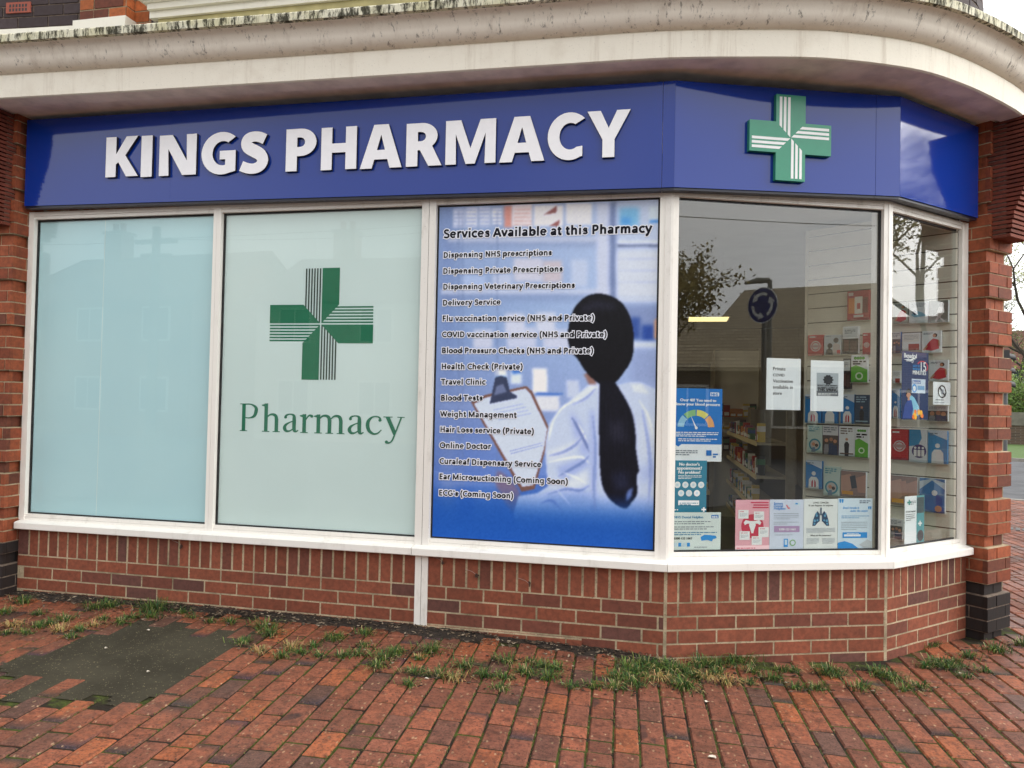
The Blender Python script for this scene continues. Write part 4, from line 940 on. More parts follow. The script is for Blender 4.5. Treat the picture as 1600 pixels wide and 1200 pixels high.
s = sheet_on('no_appointment_poster', FC, [(1052, 720), (1104, 719), (1104, 801), (1051, 800)], OFF+.0006, TEAL, 'teal blue poster with round white icons saying no doctor\'s appointment, under the blood pressure poster')
for i, t in enumerate(("No doctor's", 'appointment?', 'No problem!')): s.text(t, .48, .10+.078*i, (.60, .74, .64)[i], M_WHITE, .0014, None, 'C')
s.greek(.15, .30, .85, .012, M_WHITE, 3, .027)
for i in range(4): s.disc(.13+.235*i, .47, .092, M_WHITE); s.disc(.13+.235*i, .47, .04, PALEB)
for i in range(3): s.disc(.24+.235*i, .63, .092, M_WHITE); s.disc(.24+.235*i, .63, .04, PALEB)
s.rect(.16, .77, .78, .86, M_WHITE); s.greek(.2, .83, .75, .015, TEAL, 2, .03); s.rect(.85, .93, .99, .96, M_WHITE); s.rect(.90, .90, .945, .99, M_WHITE); s.greek(.03, .96, .2, .02, M_WHITE); s.done()
s = sheet_on('dental_helpline_notice', FC, [(1051, 801), (1126, 800), (1126, 859), (1051, 859)], OFF+.0006, flat(226, 236, 232), 'landscape white dental helpline notice with a blue map in the bottom left window corner')
s.text('NHS Dental Helpline', .03, .16, .60, B2, .0008); s.rect(.80, .07, .95, .16, B1); s.text('NHS', .82, .15, .11, M_WHITE, .001)
s.greek(.03, .26, .8, .022, GREY, 2, .055); s.greek(.03, .40, .85, .022, GREY, 2, .055); s.greek(.03, .55, .92, .022, B2, 2, .055)
s.text('0300 123 1663', .03, .72, .37, M_INK, .0006)
s.poly([(.58, .66), (.66, .60), (.78, .61), (.90, .63), (.92, .69), (.84, .72), (.82, .78), (.72, .74), (.60, .76)], SKYB)
for i in range(4): s.rect(.03+.09*i, .81, .09+.09*i, .91, SKYB if i % 2 else PALEB)
s.greek(.45, .94, .8, .02, LTXT); s.done()
s = sheet_on('womb_poster', FC, [(1149, 781), (1202, 781), (1202, 860), (1149, 860)], OFF, PINK, 'pink poster with a white womb drawing on a red circle')
s.disc(.5, .52, .33, PINKD, 26)
wm = M_WHITE
s.poly([(.43, .42), (.57, .42), (.60, .50), (.55, .60), (.53, .66), (.47, .66), (.45, .60), (.40, .50)], wm)
s.poly([(.43, .42), (.30, .40), (.24, .45), (.28, .50), (.35, .47), (.42, .47)], wm); s.poly([(.57, .42), (.58, .47), (.65, .47), (.72, .50), (.76, .45), (.70, .40)], wm)
s.rect(.44, .04, .97, .065, PINKD); s.rect(.52, .09, .97, .115, PINKD); s.rect(.50, .14, .97, .165, PINKD)
for u, v in ((.08, .20), (.54, .23), (.68, .54), (.12, .62), (.48, .72)): s.rect(u, v, u+.30, v+(.17 if u < .6 else .2), wm); s.greek(u+.04, v+.04, u+.26, .012, PINKD); s.greek(u+.04, v+.08, u+.26, .008, LTXT, 3, .022)
s.rect(0, .90, 1, 1, flat(244, 206, 212)); s.greek(.04, .96, .6, .016, PINKD, 2, .035); s.done()
s = sheet_on('helpline_sheet', FC, [(1203, 781), (1256, 780), (1255, 860), (1202, 860)], OFF, flat(216, 224, 240), 'pale lilac dental helpline sheet with a mauve phone number bar')
for i, t in enumerate(('Sussex', 'Dental', 'Helpline')): s.text(t, .12, .10+.05*i, (.26, .26, .34)[i], flat(70, 140, 214), .0008)
s.rect(.72, .06, .90, .11, PALEB); s.greek(.75, .095, .87, .025, SKYB); s.poly([(.47, .11), (.50, .10), (.56, .16), (.58, .15), (.60, .17), (.57, .19), (.53, .18)], flat(226, 130, 140))
s.greek(.12, .28, .85, .010, LTXT, 4, .035); s.greek(.12, .45, .85, .010, LTXT, 2, .035); s.rect(.13, .52, .88, .64, flat(180, 150, 190)); s.text('0300 123 1663', .52, .605, .48, M_WHITE, .0007, None, 'C'); s.greek(.15, .70, .8, .010, LTXT, 1)
s.rect(.42, .77, .54, .93, SKYB); s.rect(.445, .79, .515, .89, PALEB); s.disc(.68, .85, .09, flat(130, 180, 120)); s.disc(.68, .85, .06, flat(216, 224, 240)); s.done()
s = sheet_on('lung_poster', FC, [(1256, 780), (1309, 779), (1308, 859), (1256, 859)], OFF, flat(234, 238, 236), 'white poster with a dark blue drawing of lungs')
s.text('LUNG CANCER', .5, .09, .46, M_INK, .0003, None, 'C'); s.text('It can happen to anyone', .5, .145, .72, M_INK, .0003, None, 'C')
L1 = [(.47, .30), (.40, .24), (.33, .30), (.27, .42), (.25, .53), (.33, .53), (.42, .46), (.47, .44)]
for mir in (0, 1):
    pts = [(1-u-.0, v) for u, v in L1][::-1] if mir else L1; s.poly(pts, flat(40, 74, 110))
    for u, v, r in ((.38, .33, .035), (.32, .43, .04), (.40, .42, .03), (.31, .49, .03), (.36, .29, .025)): s.disc(1-u if mir else u, v, r, flat(96, 160, 196), 7)
s.rect(.48, .17, .52, .32, flat(40, 74, 110)); s.greek(.07, .58, .93, .008, LTXT, 5, .022); s.text('What are the symptoms?', .5, .73, .62, M_INK, .0003, None, 'C'); s.greek(.08, .78, .45, .008, LTXT, 5, .024); s.greek(.55, .78, .92, .008, LTXT, 5, .024); s.done()
s = sheet_on('quote_poster', FC, [(1309, 779), (1364, 778), (1362, 859), (1309, 859)], OFF, flat(216, 232, 242), 'pale blue poster with quotation marks and a blue ribbon along its foot')
s.text('"', .05, .22, .10, SKYB, .002); s.text("Don't brush it", .15, .205, .46, SKYB, .0006); s.text('under the carpet', .36, .262, .50, SKYB, .0006); s.text('"', .88, .32, .08, SKYB, .0015); s.greek(.62, .06, .95, .016, NAVY, 2, .035)
s.greek(.10, .35, .9, .012, flat(90, 160, 210), 2, .035); s.greek(.10, .47, .85, .010, LTXT, 5, .035); s.rect(.14, .66, .85, .77, SKYB); s.rect(.18, .70, .66, .74, M_WHITE); s.greek(.26, .69, .7, .012, M_WHITE)
s.poly([(0, .86), (.2, .83), (.42, .88), (.60, .97), (.62, 1.0), (0, 1.0)], SKYB); s.poly([(.62, .90), (.85, .80), (.98, .84), (.98, .97), (.75, .96)], flat(200, 206, 210)); s.done()
s = sheet_on('vaccination_notice', FC, [(1198, 560), (1252, 560), (1250, 641), (1197, 640)], OFF, M_PAPER, 'plain white typed notice about private vaccination, left of the defence poster')
for i, t in enumerate(('Private', 'COVID', 'Vaccination', 'available in', 'store')): s.text(t, .19, .235+.118*i, (.36, .33, .58, .58, .26)[i], M_INK, .0004)
s.done()
s = sheet_on('defence_poster', FC, [(1267, 563), (1319, 564), (1317, 643), (1266, 642)], OFF, M_PAPER, 'white sheet with a grey print of a dark round virus above large capitals')
s.rect(.18, .245, .84, .70, flat(176, 184, 190)); s.rect(.18, .60, .84, .70, flat(110, 116, 122))
s.disc(.53, .38, .13, flat(40, 44, 50)); 
for k in range(10): s.disc(.53+.135*math.cos(k*.628), .38+.135*.62*math.sin(k*.628), .028, flat(40, 44, 50), 6)
s.text('BOOST YOUR DEFENCE', .51, .505, .60, M_INK, .0006, None, 'C'); s.text('AGAINST COVID-19', .51, .55, .60, M_INK, .0006, None, 'C'); s.text('THIS SPRING', .51, .605, .60, M_INK, .001, None, 'C'); s.greek(.22, .66, .8, .012, M_WHITE, 2, .025); s.done()
s = sheet_on('hayfever_poster', FD, [(1411, 549), (1452, 551), (1449, 656), (1407, 655)], OFF, flat(16, 44, 96), 'dark navy allergy relief poster with a woman among yellow flowers', 'poster')
s.text('Benadryl', .08, .095, .46, M_WHITE, .0012); s.poly([(.06, .125), (.30, .115), (.56, .07), (.34, .14)], M_WHITE); s.text('allergy', .16, .15, .28, M_WHITE, .0003)
q = [(.76+.22*math.cos(R_(t)), .215-.09*math.sin(R_(t))) for t in np.linspace(150, -40, 12)]+[(.76+.18*math.cos(R_(t)), .215-.075*math.sin(R_(t))) for t in np.linspace(-40, 150, 12)]; s.poly(q, flat(220, 70, 80))
s.text('GETS TO', .40, .225, .26, SKYB, .0008); s.text('WORK IN', .40, .268, .26, SKYB, .0008); s.text('15', .70, .275, .2, M_WHITE, .0012); s.text('MINUTES', .40, .335, .50, M_WHITE, .0012)
s.rect(.36, .40, .88, .61, flat(210, 224, 238)); s.rect(.38, .42, .70, .47, flat(40, 90, 170)); s.text('Benadryl', .40, .465, .28, M_WHITE, .0004); s.disc(.46, .54, .09, SKYB); s.disc(.46, .54, .055, M_WHITE); s.rect(.58, .5, .84, .56, flat(120, 170, 214))
s.poly([(.20, .70), (.34, .64), (.46, .68), (.62, .80), (.70, .92), (.48, .97), (.30, .90)], flat(140, 200, 226)); s.poly([(.02, .985), (.10, .80), (.22, .70), (.36, .72), (.42, .84), (.36, .985)], flat(40, 70, 150)); s.disc(.24, .62, .09, SKIN); s.poly([(.14, .66), (.15, .58), (.24, .54), (.34, .58), (.35, .66), (.30, .61), (.20, .61)], flat(26, 20, 18)); s.poly([(.21, .66), (.28, .66), (.28, .72), (.21, .72)], SKIN)
for k in range(12): s.disc(.40+.36*random.random(), .87+.10*random.random(), .05, flat(240, 180, 40) if k % 3 else flat(232, 120, 40), 8)
s.done()
s = sheet_on('prohibition_notice', FD, [(1459, 596), (1486, 598), (1484, 633), (1457, 632)], OFF, M_PAPER, 'small white notice with a black crossed-out circle', 'notice')
q = [(.5+.24*math.cos(t), .42-.285*math.sin(t)) for t in np.linspace(0, 2*math.pi, 25)]; q2 = [(.5+.19*math.cos(t), .42-.23*math.sin(t)) for t in np.linspace(0, 2*math.pi, 25)]
for i in range(24): s.mb.fpoly(FD, [], 0, M_INK) if 0 else s.poly([q[i], q[i+1], q2[i+1], q2[i]], M_INK)
s.poly([(.34, .26), (.38, .22), (.68, .58), (.64, .62)], M_INK); s.poly([(.45, .34), (.55, .30), (.58, .48), (.48, .54)], GREY); s.greek(.12, .80, .88, .03, M_INK); s.greek(.05, .92, .95, .03, GREY); s.done()
s = sheet_on('information_leaflet', FD, [(1415, 776), (1445, 773), (1443, 846), (1412, 851)], OFF, M_PAPER, 'tall narrow white and teal leaflet leaning at the foot of the end window', 'leaflet')
s.rect(.60, .0, 1, 1, flat(92, 160, 168)); s.rect(.62, .04, .98, .38, flat(70, 84, 90)); 
for u, v, c in ((.22, .13, flat(60, 150, 140)), (.78, .60, M_WHITE)): s.rect(u-.10, v-.018, u+.10, v+.018, c); s.rect(u-.035, v-.055, u+.035, v+.055, c)
s.greek(.28, .12, .55, .014, GREY, 3, .03); s.text('In case hospital', .06, .34, .46, M_INK, .0003); s.greek(.06, .39, .5, .012, M_INK, 4, .04); s.disc(.8, .86, .16, flat(50, 70, 80)); s.done()
# ------------------------------------------------------------------ slatted display board with leaflets behind the clear windows
M_SLAT = plain('cream slat board', lin(226, 222, 206), .55, .04, 5); M_GROOVE = plain('slat groove', lin(92, 88, 76), .8, .1)
board = thing('display_board', SW.p(.5, 0, -.24), 'cream slatted wall board carrying rows of leaflets inside the end windows', 'display board')
mb = MB(); zsl = on(SW, 1300, 458)[1]
mb.fbox(SW, -.0, .985, -.04, -.006, -.22, 2.38, M_GROOVE)
z = zsl-.105*24
while z < 2.38:
    z0, z1 = max(z+.008, -.22), min(z+.105, 2.38)
    if z1 > z0: mb.fbox(SW, 0, .985, -.03, 0, z0, z1, M_SLAT)
    z += .105
mb.build('slats', board); mb = MB(); mb.fbox(SW, -.02, -.001, -.05, .004, -.22, 2.38, M_SLAT); mb.build('end_trim', board)
def leaflet(x0, y0, x1, y1, kind, label, c=None, c2=None, lean=0):
    a0, za = on(SW, x0, y0, .02); a1, zb = on(SW, x1, y1, .02); _, zt = on(SW, (x0+x1)/2, y0, .02); _, zbm = on(SW, (x0+x1)/2, y1, .02)
    mb = MB(); o = .03; W_, H_ = a1-a0, zt-zbm; kk = [0]
    base = c or M_PAPER
    mb.fbox(SW, a0, a1, .004, o, zbm, zt, base)
    def lift(): kk[0] += 1; return o+.0005+kk[0]*.00015
    P = lambda pts, m: mb.fpoly(SW, [(a0+u*W_, zt-v*H_) for u, v in pts], lift(), m)
    Rc = lambda u0, v0, u1, v1, m: P([(u0, v1), (u1, v1), (u1, v0), (u0, v0)], m)
    D = lambda u, v, r, m, n=16: P([(u+r*math.cos(-2*math.pi*i/n), v+r*W_/H_*math.sin(-2*math.pi*i/n)) for i in range(n)], m)
    G = lambda u0, v, u1, h, m, n=1, gap=.05: greek(mb, SW, a0+u0*W_, a0+u1*W_, zt-v*H_, h*H_, lift(), m, n, gap*H_, int(x0*7+v*99))
    ink = c2 or GREY
    if kind == 'stamp': D(.5, .55, .34, flat(214, 206, 206)); D(.5, .55, .27, base); D(.5, .55, .22, flat(214, 206, 206)); Rc(.12, .5, .88, .6, flat(190, 150, 150)); G(.1, .12, .8, .05, M_WHITE)
    elif kind == 'body':
        P([(0, .05), (1, .28), (1, .0), (0, .0)], flat(214, 224, 236)); G(.08, .10, .5, .03, GREY, 2, .05)
        D(.5, .46, .13, M_WHITE); P([(.18, 1), (.20, .68), (.34, .58), (.66, .58), (.80, .68), (.82, 1)], M_WHITE)
        if c2: P([(.36, .95), (.36, .76), (.46, .68), (.46, .95)], c2); P([(.54, .95), (.54, .68), (.64, .76), (.64, .95)], c2)
    elif kind == 'circle': G(.1, .10, .8, .035, ink, 3, .07); D(.5, .72, .40, ink, 20); D(.5, .72, .30, flat(200, 196, 188), 20); D(.42, .70, .12, SKIN, 10); D(.62, .74, .11, flat(90, 74, 66), 10); P([(.26, .98), (.34, .82), (.52, .8), (.56, .98)], flat(110, 140, 170))
    elif kind == 'photo':
        Rc(.0, .0, 1, .34, flat(222, 222, 226)); G(.08, .10, .9, .035, GREY, 3, .07); Rc(0, .34, 1, 1, flat(92, 84, 82))
        for u, v, r, m in ((.25, .52, .12, SKIN), (.55, .48, .12, flat(180, 130, 104)), (.8, .54, .12, SKIN)): D(u, v, r, m, 10); P([(u-.18, 1), (u-.12, v+.13), (u+.12, v+.13), (u+.18, 1)], flat(60, 78, 110) if u > .4 else flat(150, 150, 156))
    elif kind == 'person':
        G(.1, .10, .85, .04, ink, 3, .08); D(.5, .44, .09, SKIN, 10); P([(.38, 1), (.34, .60), (.44, .52), (.56, .52), (.66, .60), (.62, 1)], flat(50, 54, 62)); Rc(.08, .9, .92, .94, ink)
    elif kind == 'dots':
        for u in (.25, .42, .58, .75): D(u, .13, .10, GREENB, 8)
        G(.1, .28, .9, .05, M_INK, 2, .08); P([(0, 1), (0, .45), (.3, .38), (1, .55), (1, 1)], flat(110, 190, 70)); D(.5, .78, .24, flat(224, 240, 214)); D(.5, .78, .15, GREENB)
    elif kind == 'couple':
        Rc(0, 0, 1, 1, flat(200, 208, 214)); D(.72, .28, .16, flat(90, 84, 84), 10); P([(.5, 1), (.55, .5), (.68, .42), (.95, .5), (1, 1)], flat(206, 196, 192)); D(.35, .55, .16, flat(40, 38, 40), 10); P([(.08, 1), (.15, .75), (.3, .66), (.5, .75), (.55, 1)], flat(30, 32, 38)); Rc(.78, .78, .98, .96, flat(200, 40, 50)); G(.1, .08, .7, .03, GREY)
    elif kind == 'reddress':
        G(.08, .12, .6, .03, GREY, 2, .05); D(.70, .22, .12, flat(60, 36, 30), 10); D(.66, .24, .09, SKIN, 10); P([(.1, .86), (.38, .52), (.6, .36), (.85, .42), (.92, .84), (.5, .95)], flat(206, 40, 62)); P([(.05, .88), (.25, .66), (.32, .72), (.14, .93)], SKIN); P([(.84, .42), (.92, .44), (.95, .72), (.88, .72)], SKIN)
    elif kind == 'bird': G(.1, .12, .9, .03, LTXT, 3, .06); P([(.1, .62), (.35, .42), (.7, .52), (.98, .70), (.6, .72), (.3, .74)], flat(150, 200, 226)); P([(.12, .46), (.3, .40), (.5, .56), (.3, .64)], flat(70, 90, 120))
    elif kind == 'walk': Rc(0, 0, 1, 1, flat(128, 136, 130)); D(.62, .18, .10, flat(70, 50, 44), 10); P([(.38, .62), (.5, .30), (.72, .28), (.82, .5), (.7, .66)], flat(226, 222, 220)); P([(.3, .96), (.5, .6), (.68, .64), (.6, .78), (.88, .98), (.74, 1), (.54, .80), (.38, 1)], flat(206, 200, 200))
    elif kind == 'medicine': Rc(.06, .24, .34, .76, flat(222, 130, 50)); Rc(.34, .2, .70, .78, flat(232, 226, 216)); Rc(.45, .42, .60, .62, flat(190, 50, 60)); Rc(.70, .24, .94, .76, flat(120, 26, 34)); Rc(.3, .82, .74, .90, flat(220, 214, 210)); Rc(.06, .05, .28, .16, flat(220, 200, 200))
    elif kind == 'hands': Rc(0, 0, 1, 1, flat(150, 120, 108)); P([(0, .2), (.4, .1), (.55, .6), (.3, .8), (0, .85)], flat(196, 150, 128)); P([(.6, .25), (1, .1), (1, .8), (.7, .8)], flat(186, 138, 118)); P([(.36, .2), (.58, .14), (.66, .62), (.44, .68)], c2 or flat(46, 52, 66)); Rc(.05, .78, .5, .92, flat(226, 160, 40))
    elif kind == 'bluephoto': Rc(0, 0, 1, 1, flat(70, 130, 190)); P([(0, .35), (.5, .05), (1, .3), (1, .1), (.5, -.0), (0, .1)], flat(196, 214, 226)); P([(.2, .5), (.6, .42), (.9, .55), (.95, 1), (.25, 1)], flat(30, 98, 176)); D(.6, .42, .12, flat(220, 220, 222), 10); D(.75, .88, .14, SKIN, 10)
    elif kind == 'people': Rc(0, 0, 1, 1, flat(222, 228, 234)); P([(0, 0), (.62, 0), (.70, .25), (.5, .48), (0, .52)], flat(40, 146, 200)); D(.55, .66, .40, flat(66, 56, 120), 20); [(D(u, .56, .07, M_WHITE, 8), Rc(u-.08, .62, u+.08, .82, M_WHITE)) for u in (.34, .55, .76)]
    elif kind == 'framed': Rc(.06, .05, .94, .40, flat(206, 214, 218)); G(.15, .16, .8, .03, GREY, 3, .05); Rc(.0, .45, 1, 1, flat(58, 44, 46)); Rc(.1, .5, .4, .9, flat(100, 66, 60)); Rc(.5, .55, .9, .95, flat(84, 60, 58))
    elif kind == 'cards': Rc(.05, .06, .95, .5, flat(230, 230, 226)); Rc(.35, .62, .95, .98, flat(170, 60, 50)); G(.1, .15, .9, .03, LTXT, 4, .08)
    # clear holder lip
    mb.fbox(SW, a0-.004, a1+.004, o+.004, o+.006, zbm-.004, zbm+.015, M_GLASS); mb.fbox(SW, a0-.004, a1+.004, .0, o+.006, zbm-.006, zbm-.004, M_SLAT)
    ob = mb.build('leaflet', None, SW.p((a0+a1)/2, .03, zbm)); tag(ob, label, 'leaflet', 'leaflets on the slatted board')
Q = lambda x, y: (1240+x/2.609, 420+y/2.609)
def lf(x0, y0, x1, y1, *a, **k): leaflet(*Q(x0, y0), *Q(x1, y1), *a, **k)
RED = flat(178, 34, 48); BLU = flat(40, 130, 200); TEALL = flat(200, 220, 212); PURP = flat(120, 110, 160)
lf(222, 90, 310, 210, 'medicine', 'red framed leaflet showing pill bottles, highest on the board', RED)
lf(62, 270, 123, 354, 'stamp', 'small red leaflet with a round white stamp, at the left end of its row', flat(190, 34, 50)); lf(128, 270, 194, 350, 'couple', 'black and white leaflet of a couple, right of the small red stamp leaflet')
lf(203, 235, 266, 346, 'framed', 'dark booklet with a white upper panel'); lf(284, 262, 316, 350, 'stamp', 'narrow red leaflet cut off by the right window bar', RED)
lf(205, 366, 234, 490, 'framed', 'dark booklet half hidden behind the defence poster', flat(60, 60, 64)); lf(238, 350, 303, 462, 'dots', 'white and green leaflet with a row of green dots, right of the defence poster')
lf(50, 512, 114, 628, 'body', 'blue leaflet with a white torso and pink bowel under the defence poster', BLU, flat(214, 120, 140)); lf(121, 514, 180, 630, 'body', 'blue leaflet with a plain white torso under the defence poster', BLU)
lf(195, 512, 249, 631, 'body', 'blue leaflet with a white torso and red lungs, right of the defence poster', BLU, flat(196, 30, 60)); lf(252, 514, 309, 631, 'person', 'dark slate leaflet with one standing figure', flat(58, 80, 104), flat(160, 190, 206))
lf(60, 636, 119, 748, 'circle', 'pale green leaflet with a teal ring round a photo, in the middle row', TEALL, flat(60, 150, 170)); lf(122, 638, 184, 757, 'photo', 'mauve leaflet with three seated people', PURP)
lf(188, 642, 251, 763, 'person', 'white leaflet with one small dark figure', None, flat(110, 90, 80)); lf(254, 644, 306, 768, 'dots', 'white and green leaflet with a row of green dots, in the middle row')
lf(53, 782, 117, 895, 'body', 'blue leaflet with a white torso and red lungs, left of the hands booklet', BLU, flat(196, 30, 60)); lf(125, 806, 190, 924, 'circle', 'pale green leaflet with a teal ring round a photo, in the bottom row', TEALL, flat(60, 150, 170)); lf(196, 826, 296, 930, 'hands', 'wide brown booklet of hands holding a phone')
lf(411, 138, 466, 222, 'reddress', 'leaflet with a red clad figure, cut by the window bar', flat(180, 186, 176)); lf(474, 135, 549, 220, 'bird', 'white leaflet with a blue bird'); lf(555, 130, 632, 218, 'walk', 'grey leaflet of a person in white striding')
lf(406, 258, 438, 344, 'photo', 'narrow blue and white leaflet beside the corner post', BLU); lf(446, 262, 518, 334, 'cards', 'white leaflet with a red corner'); lf(526, 253, 602, 340, 'reddress', 'white leaflet of a woman in a red dress, upper copy')
lf(555, 372, 631, 456, 'reddress', 'white leaflet of a woman in a red dress, lower copy'); lf(406, 416, 437, 466, 'cards', 'small white card beside the navy poster')
lf(402, 488, 434, 610, 'body', 'blue leaflet half hidden behind the navy poster', BLU, flat(190, 60, 80)); lf(547, 558, 630, 620, 'photo', 'pale leaflet with a photo strip under the crossed-out circle notice')
lf(399, 654, 469, 778, 'stamp', 'large red leaflet with a round white stamp behind the end window', flat(198, 40, 52)); lf(474, 656, 547, 788, 'people', 'blue and purple leaflet with three white figures'); lf(551, 660, 628, 793, 'body', 'blue leaflet with a white torso, at the right end of its row', flat(70, 150, 206))
lf(398, 845, 506, 965, 'hands', 'wide leaflet of bare hands with an orange label', None, flat(190, 140, 120)); lf(516, 855, 618, 992, 'bluephoto', 'blue photo leaflet beside the tall narrow leaflet'); lf(395, 1020, 445, 1100, 'photo', 'grey photo leaflet low behind the tall narrow leaflet')
# ------------------------------------------------------------------ inside the shop: shelving, stock, ceiling light
def m_emit(name, col, st):
    k = NT(name); k.base(col); k.b.inputs['Emission Color'].default_value = col; k.b.inputs['Emission Strength'].default_value = st; return k.m
M_LAMP = m_emit('lit light panel', (1, .80, .36, 1), 1.15); M_LAMP_FILL = m_emit('added fill light panel', (1, .88, .66, 1), 9.)  # second material is for the added, unseen fill lights only
for i, (x, y, lb) in enumerate(((4.62, 7.75, 'lit square ceiling light seen through the clear window'), (2.9, 1.7, 'added square fill light on the ceiling, unseen behind the filmed windows'), (3.0, 4.6, 'added square fill light on the ceiling deep in the shop, out of view'))):  # first light is real; the other two are added out of view to brighten the interior
    t = thing('ceiling_light', (x, y, 2.42), lb, 'light', 'ceiling lights in the shop')
    mb = MB(); mb.box((x-.32, y-.32, 2.405), (x+.32, y+.32, 2.43), M_FRAME); mb.build('light_frame', t)
    mb = MB(); mb.box((x-.29, y-.29, 2.399), (x+.29, y+.29, 2.404), M_LAMP_FILL if i else M_LAMP); mb.build('diffuser', t)
M_SHELF = plain('shelf metal', lin(170, 160, 138), .5, .08); M_PEG = plain('peg board', lin(108, 104, 96), .7, .1, 60)
def shelf_unit(f, a0, a1, zs_, depth, label, z1, panel=M_PEG):
    t = thing('shelf_unit', f.p((a0+a1)/2, 0, -.24), label, 'shelving')
    mb = MB(); mb.fbox(f, a0, a1, -.04, 0, -.24, z1, panel); mb.build('back_panel', t)
    for z in zs_:
        mb = MB(); mb.fbox(f, a0, a1, .001, depth, z-.02, z, M_SHELF); mb.fbox(f, a0, a1, depth, depth+.006, z-.028, z+.012, plain('price strip', lin(222, 206, 160), .5, .05)); mb.build('shelf', t)
    for a in (a0-.03, a1):
        mb = MB(); mb.fbox(f, a, a+.03, -.045, .03, -.24, z1+.02, M_SHELF); mb.build('upright', t)
    return t
PCOL = [flat(210, 206, 196), flat(60, 96, 150), flat(170, 50, 50), flat(214, 186, 90), flat(70, 120, 90), flat(150, 90, 120), flat(232, 230, 226), flat(60, 60, 66), flat(200, 130, 70)]
def proto(h, c, c2):
    mb = MB(); w_ = .075; mb.box((-w_/2, -.03, 0), (w_/2, .03, h), c); mb.box((-w_/2-.0006, -.0312, h*.55), (w_/2+.0006, .0312, h*.85), c2); mb.box((-w_*.36, -.0318, h*.12), (w_*.36, -.0301, h*.4), M_WHITE)
    o = mb.build('product_box'); return o
PROT = [proto(.10+.02*(i % 4), PCOL[i], PCOL[(i*4+3) % 9]) for i in range(9)]
used = set()
def product(x, y, z, rz, grp, lab):
    i = random.randrange(9); p = PROT[i]
    if i in used: o = p.copy(); COL.objects.link(o)
    else: o = p; used.add(i)
    o.location = (x, y, z); o.rotation_euler = (0, 0, rz); tag(o, lab, 'product', grp)
def stock(f, a0, a1, zs_, depth, grp, lab, st=.09, gaps=.12):
    for z in zs_:
        a = a0+.06
        while a < a1-.05:
            if random.random() > gaps:
                q = f.p(a, depth-.05, z+.001); product(q[0], q[1], q[2], math.atan2(f.d[1], f.d[0])+random.uniform(-.08, .08), grp, lab)
            a += st
L1_ = Line((4.08, 4.5), (1, 0)); L2_ = Line((4.62, 5.2), (1, 0)); L3_ = Line((5.02, 5.0), (.03, -1))
shelf_unit(L1_, 0, .46, (.15, .5, .84), .3, 'grey peg board bay with beige edged shelves at the left of the view inside', 1.55); stock(L1_, 0, .46, (.15, .5, .84), .3, 'packs on the peg board bay', 'small pack on a beige edged shelf under the grey peg board', .085)
shelf_unit(L2_, 0, .5, (), .2, 'cream slatted panel with small hanging packs at the back of the shop', 1.75, M_SLAT); stock(L2_, 0, .5, (.55, .75, .95), .1, 'packs hung on the back panel', 'small pack hanging on the cream panel at the back', .075)
shelf_unit(L3_, 0, 2.6, (-.05, .22, .50, .78), .26, 'long dark run of shelves packed with stock beside the leaflet board', 1.05); stock(L3_, 0, 2.6, (-.05, .22, .50, .78), .26, 'packs on the long shelf run', 'small pack on the long shelf run beside the leaflet board', .105, .2)
